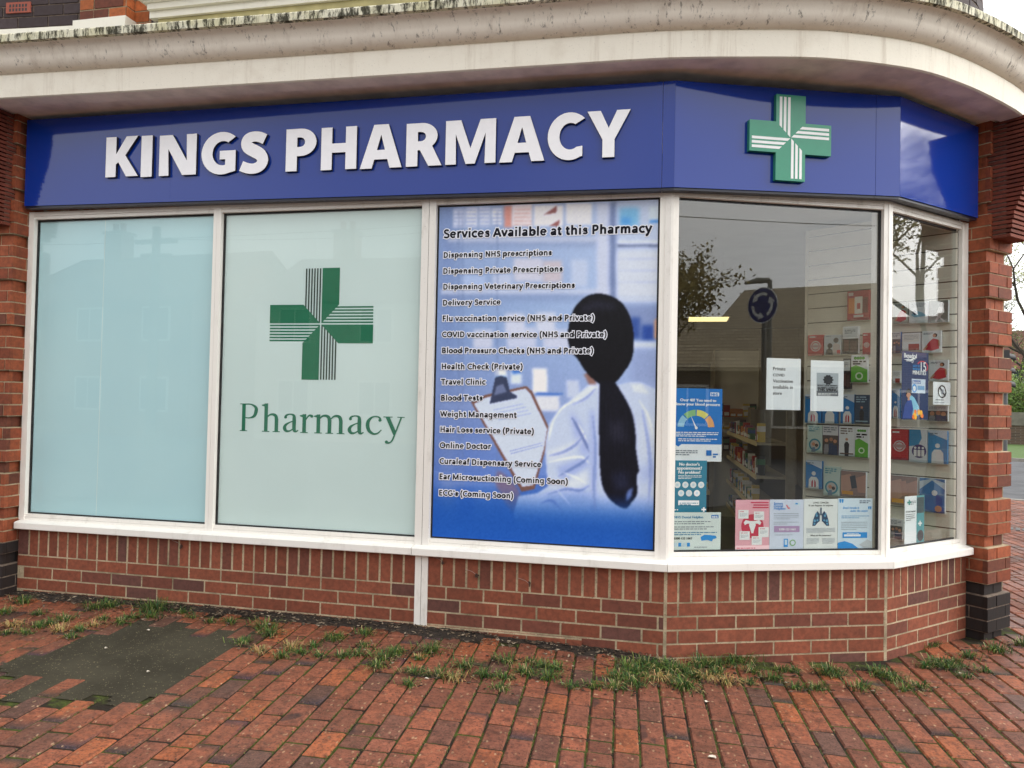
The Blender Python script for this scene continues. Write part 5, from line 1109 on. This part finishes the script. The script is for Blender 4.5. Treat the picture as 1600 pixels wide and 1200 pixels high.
# ------------------------------------------------------------------ weeds, soil and litter along the wall
def m_leaf(name, rough=.6):
    k = NT(name); k.r(rough, .3); k.base(k.attr()); k.b.inputs['Transmission Weight'].default_value = 0
    return k.m
M_BLADE = m_leaf('grass blade'); M_SOIL = plain('dark soil', (.022, .015, .010, 1), .95, .5, 40, .9)
T1 = [(34, 942, 1), (7, 958, .9), (20, 978, .8), (61, 980, .8), (101, 969, .9), (94, 985, .8), (148, 951, 1.1), (169, 947, 1.1), (189, 974, .8), (145, 978, .7), (111, 996, .6), (243, 953, 1.7), (236, 964, .9), (358, 973, .6), (415, 980, 1.2), (422, 992, 1), (381, 1006, .8), (405, 1019, .7), (456, 1012, .8), (442, 1026, .7), (500, 1026, .7), (527, 996, .7), (533, 1026, .7), (520, 1000, .8), (470, 1020, .6), (490, 1010, .6),
 (570, 992, .8), (560, 1024, .8), (601, 1030, 1), (591, 1043, .8), (672, 1018, 1.2), (645, 1053, .8), (641, 1070, .6), (685, 1056, .9), (709, 1062, .8), (729, 1043, 1), (756, 1056, .9), (790, 1034, .9), (823, 1052, 1), (790, 1060, .7), (780, 1077, .7), (850, 1043, .8), (857, 1060, 1), (894, 1074, .6), (925, 1073, .7), (965, 1060, 1.2), (962, 1076, 1), (992, 1070, 1.1), (979, 1043, 1), (1012, 1040, 1.1), (1046, 1048, 1.2), (1070, 1076, 1), (1066, 1048, 1.1), (1030, 1062, .9), (1067, 1073, 1), (1094, 1040, 1.3), (1121, 1042, 1.2), (1158, 1033, 1.2), (1145, 1036, .9), (1104, 1062, .9), (1134, 1067, .9), (1175, 1050, .8), (1171, 1068, .6), (1205, 1062, .9), (1222, 1048, .8), (1242, 1076, .7), (1276, 1077, .8), (1296, 1052, 1.2), (1300, 1056, 1), (1343, 1077, .9), (1374, 1052, 1), (1386, 1058, 1), (1397, 1064, .8), (1414, 1079, .8), (1438, 1074, .8), (1445, 1043, .7), (1468, 1038, 1.2), (1480, 1045, 1), (1492, 1040, 1), (1516, 1027, .9), (1509, 1058, .6), (1539, 1050, .6), (1556, 1015, 1), (1563, 1020, .8), (1600, 1008, 1.1), (1620, 1004, 1), (1445, 1006, .8), (1455, 1004, .6), (1240, 1050, .6), (1000, 1052, 1), (1025, 1046, 1), (620, 1022, .8), (655, 1030, .5), (300, 965, .5), (330, 972, .5), (285, 958, .6),
 (60, 960, .6), (80, 975, .6), (125, 985, .6), (160, 968, .6), (40, 990, .5), (10, 990, .5), (205, 965, .6), (570, 1010, .6), (615, 1018, .6), (830, 1035, .6), (870, 1045, .7), (985, 1055, .9), (1050, 1060, .9), (1085, 1058, .9), (1120, 1055, .8)]
DRYT = {(709, 1062), (1104, 1062), (1134, 1067), (1030, 1062), (456, 1012), (20, 978), (94, 985), (145, 978), (405, 1019)}
mb = MB(); r = random.Random(3)
for px, py, sz in T1:
    x0, y0, _ = onground(px, py); dry = (px, py) in DRYT
    d0 = arr(x0, y0)
    for k in range(int(95*sz+18)):
        a = r.uniform(0, 6.283); rad = abs(r.gauss(0, .033*sz)); x, y = x0+math.cos(a)*rad*1.35, y0+math.sin(a)*rad
        if inside_shop(x, y, -.01): y -= .05
        z = zg(x, y)-.006; ln = r.uniform(.022, .076)*sz**.6; la = a+r.uniform(-.6, .6); bend = r.uniform(.35, 1.5); wd = r.uniform(.0012, .0027)
        g = r.random()
        if dry and g < .8: c = (r.uniform(.34, .5), r.uniform(.24, .34), r.uniform(.09, .14))
        elif g < .10: c = (.38, .30, .14)
        elif g < .38: c = (r.uniform(.085, .15), r.uniform(.14, .20), .03)
        else: c = (r.uniform(.026, .055), r.uniform(.065, .11), r.uniform(.014, .025))
        mb.col = (*c, 1); dx, dy = math.cos(la), math.sin(la); sx_, sy_ = -dy*wd, dx*wd
        m1 = (x+dx*ln*.35*bend, y+dy*ln*.35*bend, z+ln*.62); m2 = (x+dx*ln*bend*.95, y+dy*ln*bend*.95, z+ln*max(.15, 1.05-.55*bend))
        mb.add([(x-sx_, y-sy_, z), (x+sx_, y+sy_, z), (m1[0]+sx_*.8, m1[1]+sy_*.8, m1[2]), (m1[0]-sx_*.8, m1[1]-sy_*.8, m1[2]), m2], [(0, 1, 2, 3), (3, 2, 4)], M_BLADE)
# thin moss and seedlings threaded along the joints near the wall
for _ in range(15000):
    px, py = r.uniform(-60, 1700), (r.gauss(1050, 40) if r.random() < .5 else r.uniform(1000, 1260))
    if py < 950+.045*px or py > 1260: continue
    x0, y0, _z = onground(px, py)
    if inside_shop(x0, y0, .03): continue
    q = arr(x0, y0)-P0; u = q@pu; u = round(u/WU)*WU+r.uniform(-.003, .003); v = q@pv
    if math.sin(v*3.1+round(u/WU)*1.7)+math.sin(v*7.7+u*3) < -.2: continue
    v += 0; p = P0+pu*u+pv*v
    if inpoly(p[0], p[1], PATCH): continue
    ln = r.uniform(.004, .013); a = r.uniform(0, 6.28); mb.col = (r.uniform(.05, .13), r.uniform(.085, .14), .02, 1); z = zg(*p)-.004
    dx, dy = math.cos(a), math.sin(a); mb.add([(p[0]-dy*.0018, p[1]+dx*.0018, z), (p[0]+dy*.0018, p[1]-dx*.0018, z), (p[0]+dx*ln*.6, p[1]+dy*ln*.6, z+ln*.7)], [(0, 1, 2)], M_BLADE)
tag(mb.build('grass'), 'tufts of grass and dry weeds along the foot of the brick wall', 'weeds', kind='stuff')
# soil and leaf litter gathered in the angle of the wall
mb = MB(); N = 150; rows = 7; vs = []
for i in range(N+1):
    x = -.3+4.5*i/N; dens = sst((x+.3)/.4)*(1 if x < 3.9 else max(0, (4.2-x)/.3)); wob = .5+.5*math.sin(x*5.1)*math.sin(x*2.3+1)
    wd = (.05+.13*wob*(1.25 if 1.0 < x < 3.8 else .7)); 
    for k in range(rows+1):
        t = k/rows; y = .0-wd*t+r.uniform(-.006, .006)+.01; vs.append((x+r.uniform(-.008, .008), y, zg(x, y)+(.022*dens*(1-t)**1.2-.006*(t > .85)-.004)*(1)+r.uniform(-.004, .005)*(1-t)))
mb.add(vs, [(i*(rows+1)+k, i*(rows+1)+k+1, (i+1)*(rows+1)+k+1, (i+1)*(rows+1)+k) for i in range(N) for k in range(rows)], M_SOIL)
LITTER = [(.16, .12, .08), (.08, .055, .035), (.05, .035, .025), (.05, .035, .025), (.10, .07, .045), (.03, .022, .016), (.30, .24, .17)]
for _ in range(2400):
    x = r.uniform(-.25, 4.2); y = -abs(r.gauss(0, .10)); z = zg(x, y)+.004+(.018*max(0, 1+y/.1) if y > -.1 else 0); a = r.uniform(0, 6.28); ln = r.uniform(.004, .018); wd = ln*r.uniform(.15, .5); mb.col = (*r.choice(LITTER), 1)
    dx, dy = math.cos(a), math.sin(a); t = r.uniform(-.4, .4)
    mb.add([(x-dx*ln, y-dy*ln, z), (x-dy*wd, y+dx*wd, z+ln*t), (x+dx*ln, y+dy*ln, z+ln*.3), (x+dy*wd, y-dx*wd, z)], [(0, 1, 2, 3)], M_BLADE)
tag(mb.build('soil_litter'), 'dark soil and leaf litter gathered along the wall foot', 'soil', kind='stuff')
mb = MB()
for px, py, sz in T1:
    x0, y0, _z = onground(px, py)
    for k in range(int(34*sz)):
        a = r.uniform(0, 6.28); q = abs(r.gauss(0, .05*sz)); x, y = x0+math.cos(a)*q*1.5, y0+math.sin(a)*q
        if inside_shop(x, y, .0): continue
        e = r.uniform(.004, .014); n = 6; ph = r.uniform(0, 6); z = zg(x, y)+r.uniform(.0015, .005); mb.col = (*r.choice(LITTER), 1) if r.random() < .45 else (.02, .014, .009, 1)
        mb.add([(x+e*r.uniform(.5, 1.2)*math.cos(ph+j*1.047), y+e*.7*r.uniform(.5, 1.2)*math.sin(ph+j*1.047), z+r.uniform(-.0012, .0012)) for j in range(n)]+[(x, y, z+.003)], [(j, (j+1) % n, n) for j in range(n)], M_BLADE)
tag(mb.build('soil_crumbs'), 'dark crumbs of soil scattered under the grass tufts', 'soil', kind='stuff')
# single fallen petals and dead leaves
PETAL = flat(206, 196, 180)
for px, py, sz, lb in ((1113, 1185, .020, 'white petal lying alone on the foreground bricks, largest of the petals'), (1105, 1098, .012, 'small white petal at the foot of the dry straw tuft'), (231, 986, .012, 'white petal on the far side of the tarmac patch'), (232, 1051, .010, 'white petal near the near edge of the tarmac patch'), (166, 1014, .010, 'white petal in the left half of the tarmac patch'), (420, 977, .014, 'white petal beside the grass clump right of the tarmac patch'), (666, 1062, .012, 'white petal at the edge of the grass below the white post'), (1500, 1054, .012, 'white petal beside the grass clump near the right pier')):
    x, y, z = onground(px, py); mb = MB(); n = 9; a0 = px % 6
    ring = [(x+sz*(1 if abs(math.cos(t)) < .8 else .8)*math.cos(t+a0)*(1.0), y+sz*.55*math.sin(t+a0)+0*t, z+.004+.006*abs(math.sin(t))) for t in [2*math.pi*i/n for i in range(n)]]
    mb.add(ring+[(x, y, z+.003)], [(i, (i+1) % n, n) for i in range(n)], PETAL); mb.add([(p[0], p[1], p[2]-.002) for p in ring], [tuple(range(n))], PETAL)
    tag(mb.build('petal', None, (x, y, z)), lb, 'petal', 'fallen petals on the paving')
DL = flat(70, 50, 42)
for px, py, sz, lb in ((745, 899, .020, 'dead brown leaf caught in cobweb on the brick base under the services poster'), (828, 913, .014, 'dead brown leaf stuck to the brick base, right of the cobwebbed leaf'), (692, 879, .010, 'tiny dead leaf just under the sill beside the white post'), (283, 853, .014, 'dead leaf and cobweb hanging under the sill below the filmed windows')):
    a, z = on(FA, px, py, .006); mb = MB()
    for k in range(9):
        t = r.uniform(0, 6.28); q = r.uniform(0, sz); ca2, cz2 = a+math.cos(t)*q*.6, z+math.sin(t)*q; e = r.uniform(.003, .008); ph = r.uniform(0, 6)
        pts = [(ca2+e*math.cos(ph+j*1.2566)*(1 if j % 2 else .6), cz2+e*math.sin(ph+j*1.2566)) for j in range(5)]; mb.fpoly(FA, pts, .004+.0012*k, DL, .002)
    mb.tube([FA.p(a, .004, z), FA.p(a-.03, .003, z+.02), FA.p(a-.07, .002, z+.03)], .0008, flat(190, 180, 170), 5)
    tag(mb.build('dead_leaf', None, FA.p(a, .004, z)), lb, 'dead leaf', 'dead leaves on the wall')
# ------------------------------------------------------------------ the street: what shows beyond the pier, and what the glass mirrors
def mirror(px, py, f, dist, off=-.033):
    a, z = on(f, px, py, off); X = arr(*f.p(a, off, z)); n = arr(f.n[0], f.n[1], 0); v = X-CAM; v /= np.linalg.norm(v); q = v-2*(v@n)*n; return X+q*dist
M_LEAFT = m_leaf('tree leaf'); M_BARK = plain('bark', lin(70, 62, 54), .9, .3, 15, .5)
def tree(base, h, crown_r, label, leaf_c, n_leaf, lsz, seed, group=None, spread=.75):
    t = thing('tree', base, label, 'tree', group); r = random.Random(seed)
    mb = MB(); tips = []
    def limb(p, d, ln, rad, lv):
        pts = [p]; q = Vector(p); dd = Vector(d)
        for k in range(4):
            dd = (dd+Vector((r.uniform(-.22, .22), r.uniform(-.22, .22), r.uniform(-.08, .16)))).normalized(); q = q+dd*ln/4; pts.append(tuple(q))
        mb.tube(pts, [rad*(1-.14*k) for k in range(5)], M_BARK, 6 if lv < 2 else 4)
        if lv >= 3: tips.extend(pts[1:]); return
        if lv == 2: tips.extend(pts[2:])
        for k in range(3 if lv < 2 else 4):
            i = r.choice((2, 3, 4)) if lv else r.choice((3, 4)); a = r.uniform(0, 6.28)
            nd = (dd*.55+Vector((math.cos(a)*spread, math.sin(a)*spread, r.uniform(.05, .6)))).normalized(); limb(pts[i], nd, ln*r.uniform(.55, .78), rad*.52, lv+1)
    limb(base, (0, 0, 1), h*.42, h*.013, 0)
    mb.build('trunk', t)
    mb = MB()
    for _ in range(n_leaf):
        p = Vector(r.choice(tips))+Vector((r.gauss(0, .22), r.gauss(0, .22), r.gauss(0, .2)))*crown_r*.35; s_ = lsz*r.uniform(.6, 1.4)
        a = Vector((r.uniform(-1, 1), r.uniform(-1, 1), r.uniform(-1, 1))).normalized(); b_ = a.orthogonal().normalized(); k = r.uniform(.6, 1.4)
        mb.col = (leaf_c[0]*k, leaf_c[1]*k, leaf_c[2]*k, 1); mb.add([p-a*s_, p+b_*s_*.5, p+a*s_, p-b_*s_*.5], [(0, 1, 2, 3)], M_LEAFT)
    mb.build('crown', t); return t
def bush(name, c, rx, ry, rz, label, col, n, lsz, seed, cat='bush'):
    r = random.Random(seed); t = thing(name, (c[0], c[1], c[2]), label, cat); mb = MB()
    blobs = [(r.uniform(-.7, .7)*rx, r.uniform(-.6, .6)*ry, r.uniform(.25, .75)*rz, r.uniform(.3, .5)) for _ in range(14)]
    for _ in range(n):
        b_ = r.choice(blobs); d = Vector((r.gauss(0, 1), r.gauss(0, 1), r.gauss(0, 1))).normalized()*r.uniform(.7, 1.05)
        p = Vector((c[0]+b_[0]+d.x*rx*b_[3], c[1]+b_[1]+d.y*ry*b_[3], c[2]+max(.02, b_[2]+d.z*rz*b_[3]))); s_ = lsz*r.uniform(.6, 1.4)
        a = Vector((r.uniform(-1, 1), r.uniform(-1, 1), r.uniform(-1, 1))).normalized(); q = a.orthogonal().normalized(); k = r.uniform(.55, 1.5); mb.col = (col[0]*k, col[1]*k, col[2]*k, 1)
        mb.add([p-a*s_, p+q*s_*.55, p+a*s_, p-q*s_*.55], [(0, 1, 2, 3)], M_LEAFT)
    mb.build('foliage', t); mb = MB()
    for k in range(5): mb.tube([(c[0]+(k-2)*rx*.2, c[1], c[2]-.1), (c[0]+(k-2)*rx*.35, c[1], c[2]+rz*.7)], .03, M_BARK, 5)
    mb.build('stem', t); return t
M_TILE2 = m_brickfar('roof tiles', lin(120, 74, 60), lin(98, 62, 54), lin(60, 44, 40), 1.6); M_TILE3 = m_brickfar('weathered pale roof tiles', lin(190, 176, 148), lin(166, 152, 128), lin(120, 108, 92), 1.6); M_REND = plain('house render', lin(206, 200, 188), .85, .06, 2); M_PANE = plain('dark window pane', lin(60, 70, 80), .1, .1)
def house(c, wd, dp, he, hr, rot, label, wall, chim=1, roofm=None):
    t = thing('house', (c[0], c[1], c[2]), label, 'house'); cs, sn = math.cos(rot), math.sin(rot)
    T = lambda x, y, z: (c[0]+x*cs-y*sn, c[1]+x*sn+y*cs, c[2]+z)
    def bx(mb, x0, x1, y0, y1, z0, z1, m): mb.box8([T(x0, y0, z0), T(x1, y0, z0), T(x1, y0, z1), T(x0, y0, z1), T(x0, y1, z0), T(x1, y1, z0), T(x1, y1, z1), T(x0, y1, z1)], m)
    mb = MB(); bx(mb, -wd/2, wd/2, -dp/2, dp/2, -.4, he, wall)
    for s in (-1, 1): mb.face([T(s*wd/2, -dp/2, he), T(s*wd/2, dp/2, he), T(s*wd/2, 0, hr)], wall)
    mb.build('wall', t)
    mb = MB(); e = .35
    for s in (-1, 1):
        k = (hr-he)/(dp/2); P = [(-wd/2-e, s*(dp/2+e), he-k*e), (wd/2+e, s*(dp/2+e), he-k*e), (wd/2+e, 0, hr), (-wd/2-e, 0, hr)]
        mb.box8([T(x, y, z+.12) for x, y, z in P]+[T(x, y, z+.01) for x, y, z in P], roofm or M_TILE2)
    rf = mb.build('roof', t)
    for k in range(chim):
        x = (-.32+.64*k)*wd; mb = MB(); bx(mb, x-.45, x+.45, -.35, .35, hr-.5, hr+1.1, M_BFAR); bx(mb, x-.52, x+.52, -.42, .42, hr+1.1, hr+1.22, M_KERB)
        for q in (-.2, .2): mb.tube([T(x+q, 0, hr+1.2), T(x+q, 0, hr+1.6)], .12, M_TERRA, 8)
        mb.build('chimney', rf)
    n = max(2, int(wd/2.6))
    for fl in range(1 if he < 3.6 else 2):
        for k in range(n):
            for s in (-1, 1):
                x = -wd/2+wd*(k+.5)/n; z = .9+fl*2.5; y = s*dp/2
                mb = MB(); bx(mb, x-.62, x+.62, y-.04, y+.04, z, z+1.25, M_FRAME); wn = mb.build('window', t)
                mb = MB(); bx(mb, x-.54, x-.03, y-.05, y+.05, z+.08, z+1.17, M_PANE); bx(mb, x+.03, x+.54, y-.05, y+.05, z+.08, z+1.17, M_PANE); mb.build('window_glass', wn)
    return t
ZS = -.45
house((-16.5, -23.5, ZS), 9, 8, 4.9, 7.2, .1, 'brick house with one chimney across the street, leftmost of the houses opposite', M_BFAR)
house((-6.0, -24.0, ZS), 9, 8, 4.9, 7.0, -.02, 'pale rendered house with two chimneys opposite the filmed windows', M_REND, 2)
house((4.0, -24.5, ZS), 8.5, 8, 4.8, 6.8, .0, 'brick house with two chimneys opposite the services poster', M_BFAR, 2)
house((20.5, -16.5, ZS), 15, 8, 2.7, 4.5, R_(52), 'low wide building with a pitched roof mirrored in the clear window', M_BDK, 0, roofm=M_TILE3)
X = mirror(1350, 447, FC, 37); house((X[0], X[1], ZS), 11, 9, X[2]-ZS-1.9, X[2]-ZS, R_(60), 'taller gabled building mirrored at the right of the clear window', M_BFAR, 0, roofm=M_TILE3)
X = mirror(1052, 425, FC, 12); tree((X[0], X[1], ZS), 6.0, 1.8, 'thinly leaved tree mirrored at the left of the clear window', (.34, .27, .08), 4200, .045, 11)
X = mirror(1440, 400, FD, 10); tree((X[0]+.6, X[1]+.3, ZS), 7.5, 2.6, 'budding tree mirrored in the end window', (.30, .29, .09), 7500, .045, 21)
X = mirror(1440, 560, FD, 27); house((X[0], X[1], ZS), 30, 9, 3.2, 4.9, R_(-73), 'long low house mirrored in the end window below the budding tree', M_BDK, 1)
# mini roundabout sign with street lamp
X = mirror(1191, 477, FC, 11.5); Y = mirror(1191, 477, FC, 11.4); fv = arr(*(Y-X)[:2]); fv /= np.hypot(*fv); BLUS = flat(36, 60, 132, .4)
SG = Line(X[:2], (-fv[1], fv[0])); 
if SG.n@arr(5.0-X[0], -X[1]) < 0: SG = Line(X[:2], (fv[1], -fv[0]))
_a = R_(38); SG = Line(SG.o, (SG.d[0]*math.cos(_a)-SG.d[1]*math.sin(_a), SG.d[0]*math.sin(_a)+SG.d[1]*math.cos(_a))); RS = .36
t = thing('roundabout_sign', (X[0], X[1], ZS), 'round blue sign with three white circling arrows, mirrored in the clear window', 'road sign')
mb = MB(); mb.tube([(*SG.p(0, -.06, 0)[:2], ZS), (*SG.p(0, -.06, 0)[:2], X[2]+.3)], .045, plain('grey galvanised pole', lin(120, 122, 120), .5, .1), 10); mb.build('pole', t)
mb = MB(); mb.fpoly(SG, circ(0, X[2], RS, 40), 0, M_WHITE, .012); mb.fpoly(SG, circ(0, X[2], RS*.95, 40), .002, BLUS); dsc = mb.build('disc', t)
for k in range(3):
    mb = MB(); b0 = 90+120*k; q = []
    for d in np.linspace(b0-40, b0+30, 9): q.append((RS*.72*math.cos(R_(d)), RS*.72*math.sin(R_(d))))
    for d in np.linspace(b0+30, b0-40, 9): q.append((RS*.54*math.cos(R_(d)), RS*.54*math.sin(R_(d))))
    mb.fpoly(SG, [(a, X[2]+z) for a, z in q], .004, M_WHITE)
    d = b0-40; hd = [(RS*.86*math.cos(R_(d)), RS*.86*math.sin(R_(d))), (RS*.40*math.cos(R_(d)), RS*.40*math.sin(R_(d))), (RS*.66*math.cos(R_(d-32)), RS*.66*math.sin(R_(d-32)))]
    mb.fpoly(SG, [(a, X[2]+z) for a, z in hd], .0045, M_WHITE); mb.build('arrow', dsc)
LA, LB = mirror(1203, 438, FC, 14.5), mirror(1163, 443, FC, 14.5)
t = thing('street_lamp', (LA[0], LA[1], ZS), 'grey street lamp with a flat arm mirrored above the round blue sign', 'street lamp'); GR = plain('grey lamp metal', lin(150, 150, 142), .5, .1)
mb = MB(); mb.tube([(LA[0], LA[1], ZS), (LA[0], LA[1], LA[2])], [.08, .055], GR, 10); mb.build('pole', t)
mb = MB(); mb.tube([tuple(LA), tuple((LA+LB)/2+arr(0, 0, .03)), tuple(LB)], [.06, .075, .03], GR, 8); mb.build('lamp_head', t)
X = mirror(245, 355, FA, 20); t = thing('telegraph_pole', (X[0], X[1], ZS), 'wooden telegraph pole with cross arms mirrored in the aqua window', 'pole')
mb = MB(); mb.tube([(X[0], X[1], ZS), tuple(X)], [.16, .12], M_BARK, 10); mb.build('pole', t)
mb = MB(); mb.box((X[0]-.7, X[1]-.05, X[2]-.5), (X[0]+.7, X[1]+.05, X[2]-.38), M_BARK); mb.box((X[0]-.5, X[1]-.05, X[2]-.9), (X[0]+.5, X[1]+.05, X[2]-.8), M_BARK); mb.build('cross_arm', t)
for q in ((-22, -14, 6.5), (6, -19, 7.5), (24, -12, 7.0)):
    mb = MB(); a = arr(X[0], X[1], X[2]-.35); b_ = arr(*q); mb.tube([tuple(a+(b_-a)*k/10-arr(0, 0, 2.0*(k/10)*(1-k/10))) for k in range(11)], .012, M_BLACK, 4); mb.build('wire', t)
# beyond the pier on the right
def at_px(px, py, depth): rr = ray(px, py); return CAM+rr*depth
zr = zg(9.8, 10.2)
gw = thing('garden_wall', (*(KX+KN*26), zr), 'low weathered brick garden wall beyond the side road', 'wall')
P = lambda l, d, z: (*(KX+KY*l+KN*d), z)
mb = MB(); mb.box8([P(-20, 26, zr-.2), P(40, 26, zr-.2), P(40, 26, zr+.85), P(-20, 26, zr+.85), P(-20, 26.25, zr-.2), P(40, 26.25, zr-.2), P(40, 26.25, zr+.85), P(-20, 26.25, zr+.85)], M_BDK); mb.build('brickwork', gw)
mb = MB(); mb.box8([P(-20, 25.95, zr+.853), P(40, 25.95, zr+.853), P(40, 25.95, zr+1.45), P(-20, 25.95, zr+1.45), P(-20, 26.3, zr+.853), P(40, 26.3, zr+.853), P(40, 26.3, zr+1.45), P(-20, 26.3, zr+1.45)], plain('weathered fence board', lin(120, 116, 106), .85, .2, 4)); mb.build('boarding', gw)
for px, dp_, rx, rz, lb, sd, c in ((1588, 42, 2.6, 2.6, 'bright green bush over the garden wall beside the pier', 31, (.16, .24, .035)), (1640, 41, 2.6, 2.2, 'green bush further right over the garden wall', 32, (.10, .17, .03)), (1560, 43, 2.4, 2.2, 'green bush behind the garden wall and the pier', 33, (.12, .19, .03))):
    q = at_px(px, 690, dp_); bush('bush', (q[0], q[1], zr+.7), rx, 1.4, rz+.6, lb, c, 5200, .075, sd)
q = at_px(1598, 690, 56); house((q[0]+1.5, q[1], zr), 12, 8, 4.6, 7.4, R_(-20), 'brick house with white windows behind the bush beyond the pier', M_BFAR, 1)
q = at_px(1586, 690, 44); tree((q[0], q[1], zr), 15, 4.2, 'tall thinly leaved spring tree behind the garden wall beyond the pier', (.24, .27, .07), 9000, .075, 41)
q = at_px(1640, 690, 44); tree((q[0], q[1], zr), 12, 3.6, 'second spring tree further right beyond the road', (.12, .15, .04), 4200, .055, 43)
q = at_px(1571, 580, 20); t = thing('traffic_light', (q[0], q[1], zr), 'traffic light head with three black hoods showing past the brick pier', 'traffic light')
mb = MB(); mb.tube([(q[0], q[1], zr-.1), (q[0], q[1], q[2]-.5)], .055, plain('grey signal pole', lin(96, 98, 98), .5, .1), 10); mb.build('pole', t)
dv = arr(AR[0], AR[1]); bk_ = arr(AF[0], AF[1])
mb = MB(); hw = .13; V2 = lambda a, b_, z: (q[0]+dv[0]*a+bk_[0]*b_, q[1]+dv[1]*a+bk_[1]*b_, z)
mb.box8([V2(-.2, -.14, q[2]-.55), V2(.02, -.14, q[2]-.55), V2(.02, -.14, q[2]+.55), V2(-.2, -.14, q[2]+.55), V2(-.2, .14, q[2]-.55), V2(.02, .14, q[2]-.55), V2(.02, .14, q[2]+.55), V2(-.2, .14, q[2]+.55)], M_BLACK); hd = mb.build('signal_head', t)
for k in (-1, 0, 1):
    mb = MB(); zc = q[2]+k*.36; n = 12; A_, B_ = [], []
    for i in range(n+1): an = R_(-20+220*i/n); A_.append(V2(.02, .13*math.cos(an), zc+.13*math.sin(an))); B_.append(V2(.20, .12*math.cos(an), zc+.12*math.sin(an)-.03))
    for i in range(n): mb.face([A_[i], A_[i+1], B_[i+1], B_[i]], M_BLACK)
    mb.build('hood', hd)
mb = MB(); b_ = zg(8.4, 6.5); gx, gy, gz = onground(1590, 827)
G = Line((gx, gy), (.933, -.36))
for k in range(9): mb.fbox(G, -.3+k*.07, -.3+k*.07+.045, -.12, .12, gz-.01, gz+.006, plain('iron grate', lin(84, 84, 82), .6, .2))
mb.fbox(G, -.34, .36, -.16, .16, gz-.03, gz-.002, M_BLACK); tag(mb.build('drain_grate', None, (gx, gy, gz)), 'small iron drain grate set in the paving beyond the right pier', 'grate')
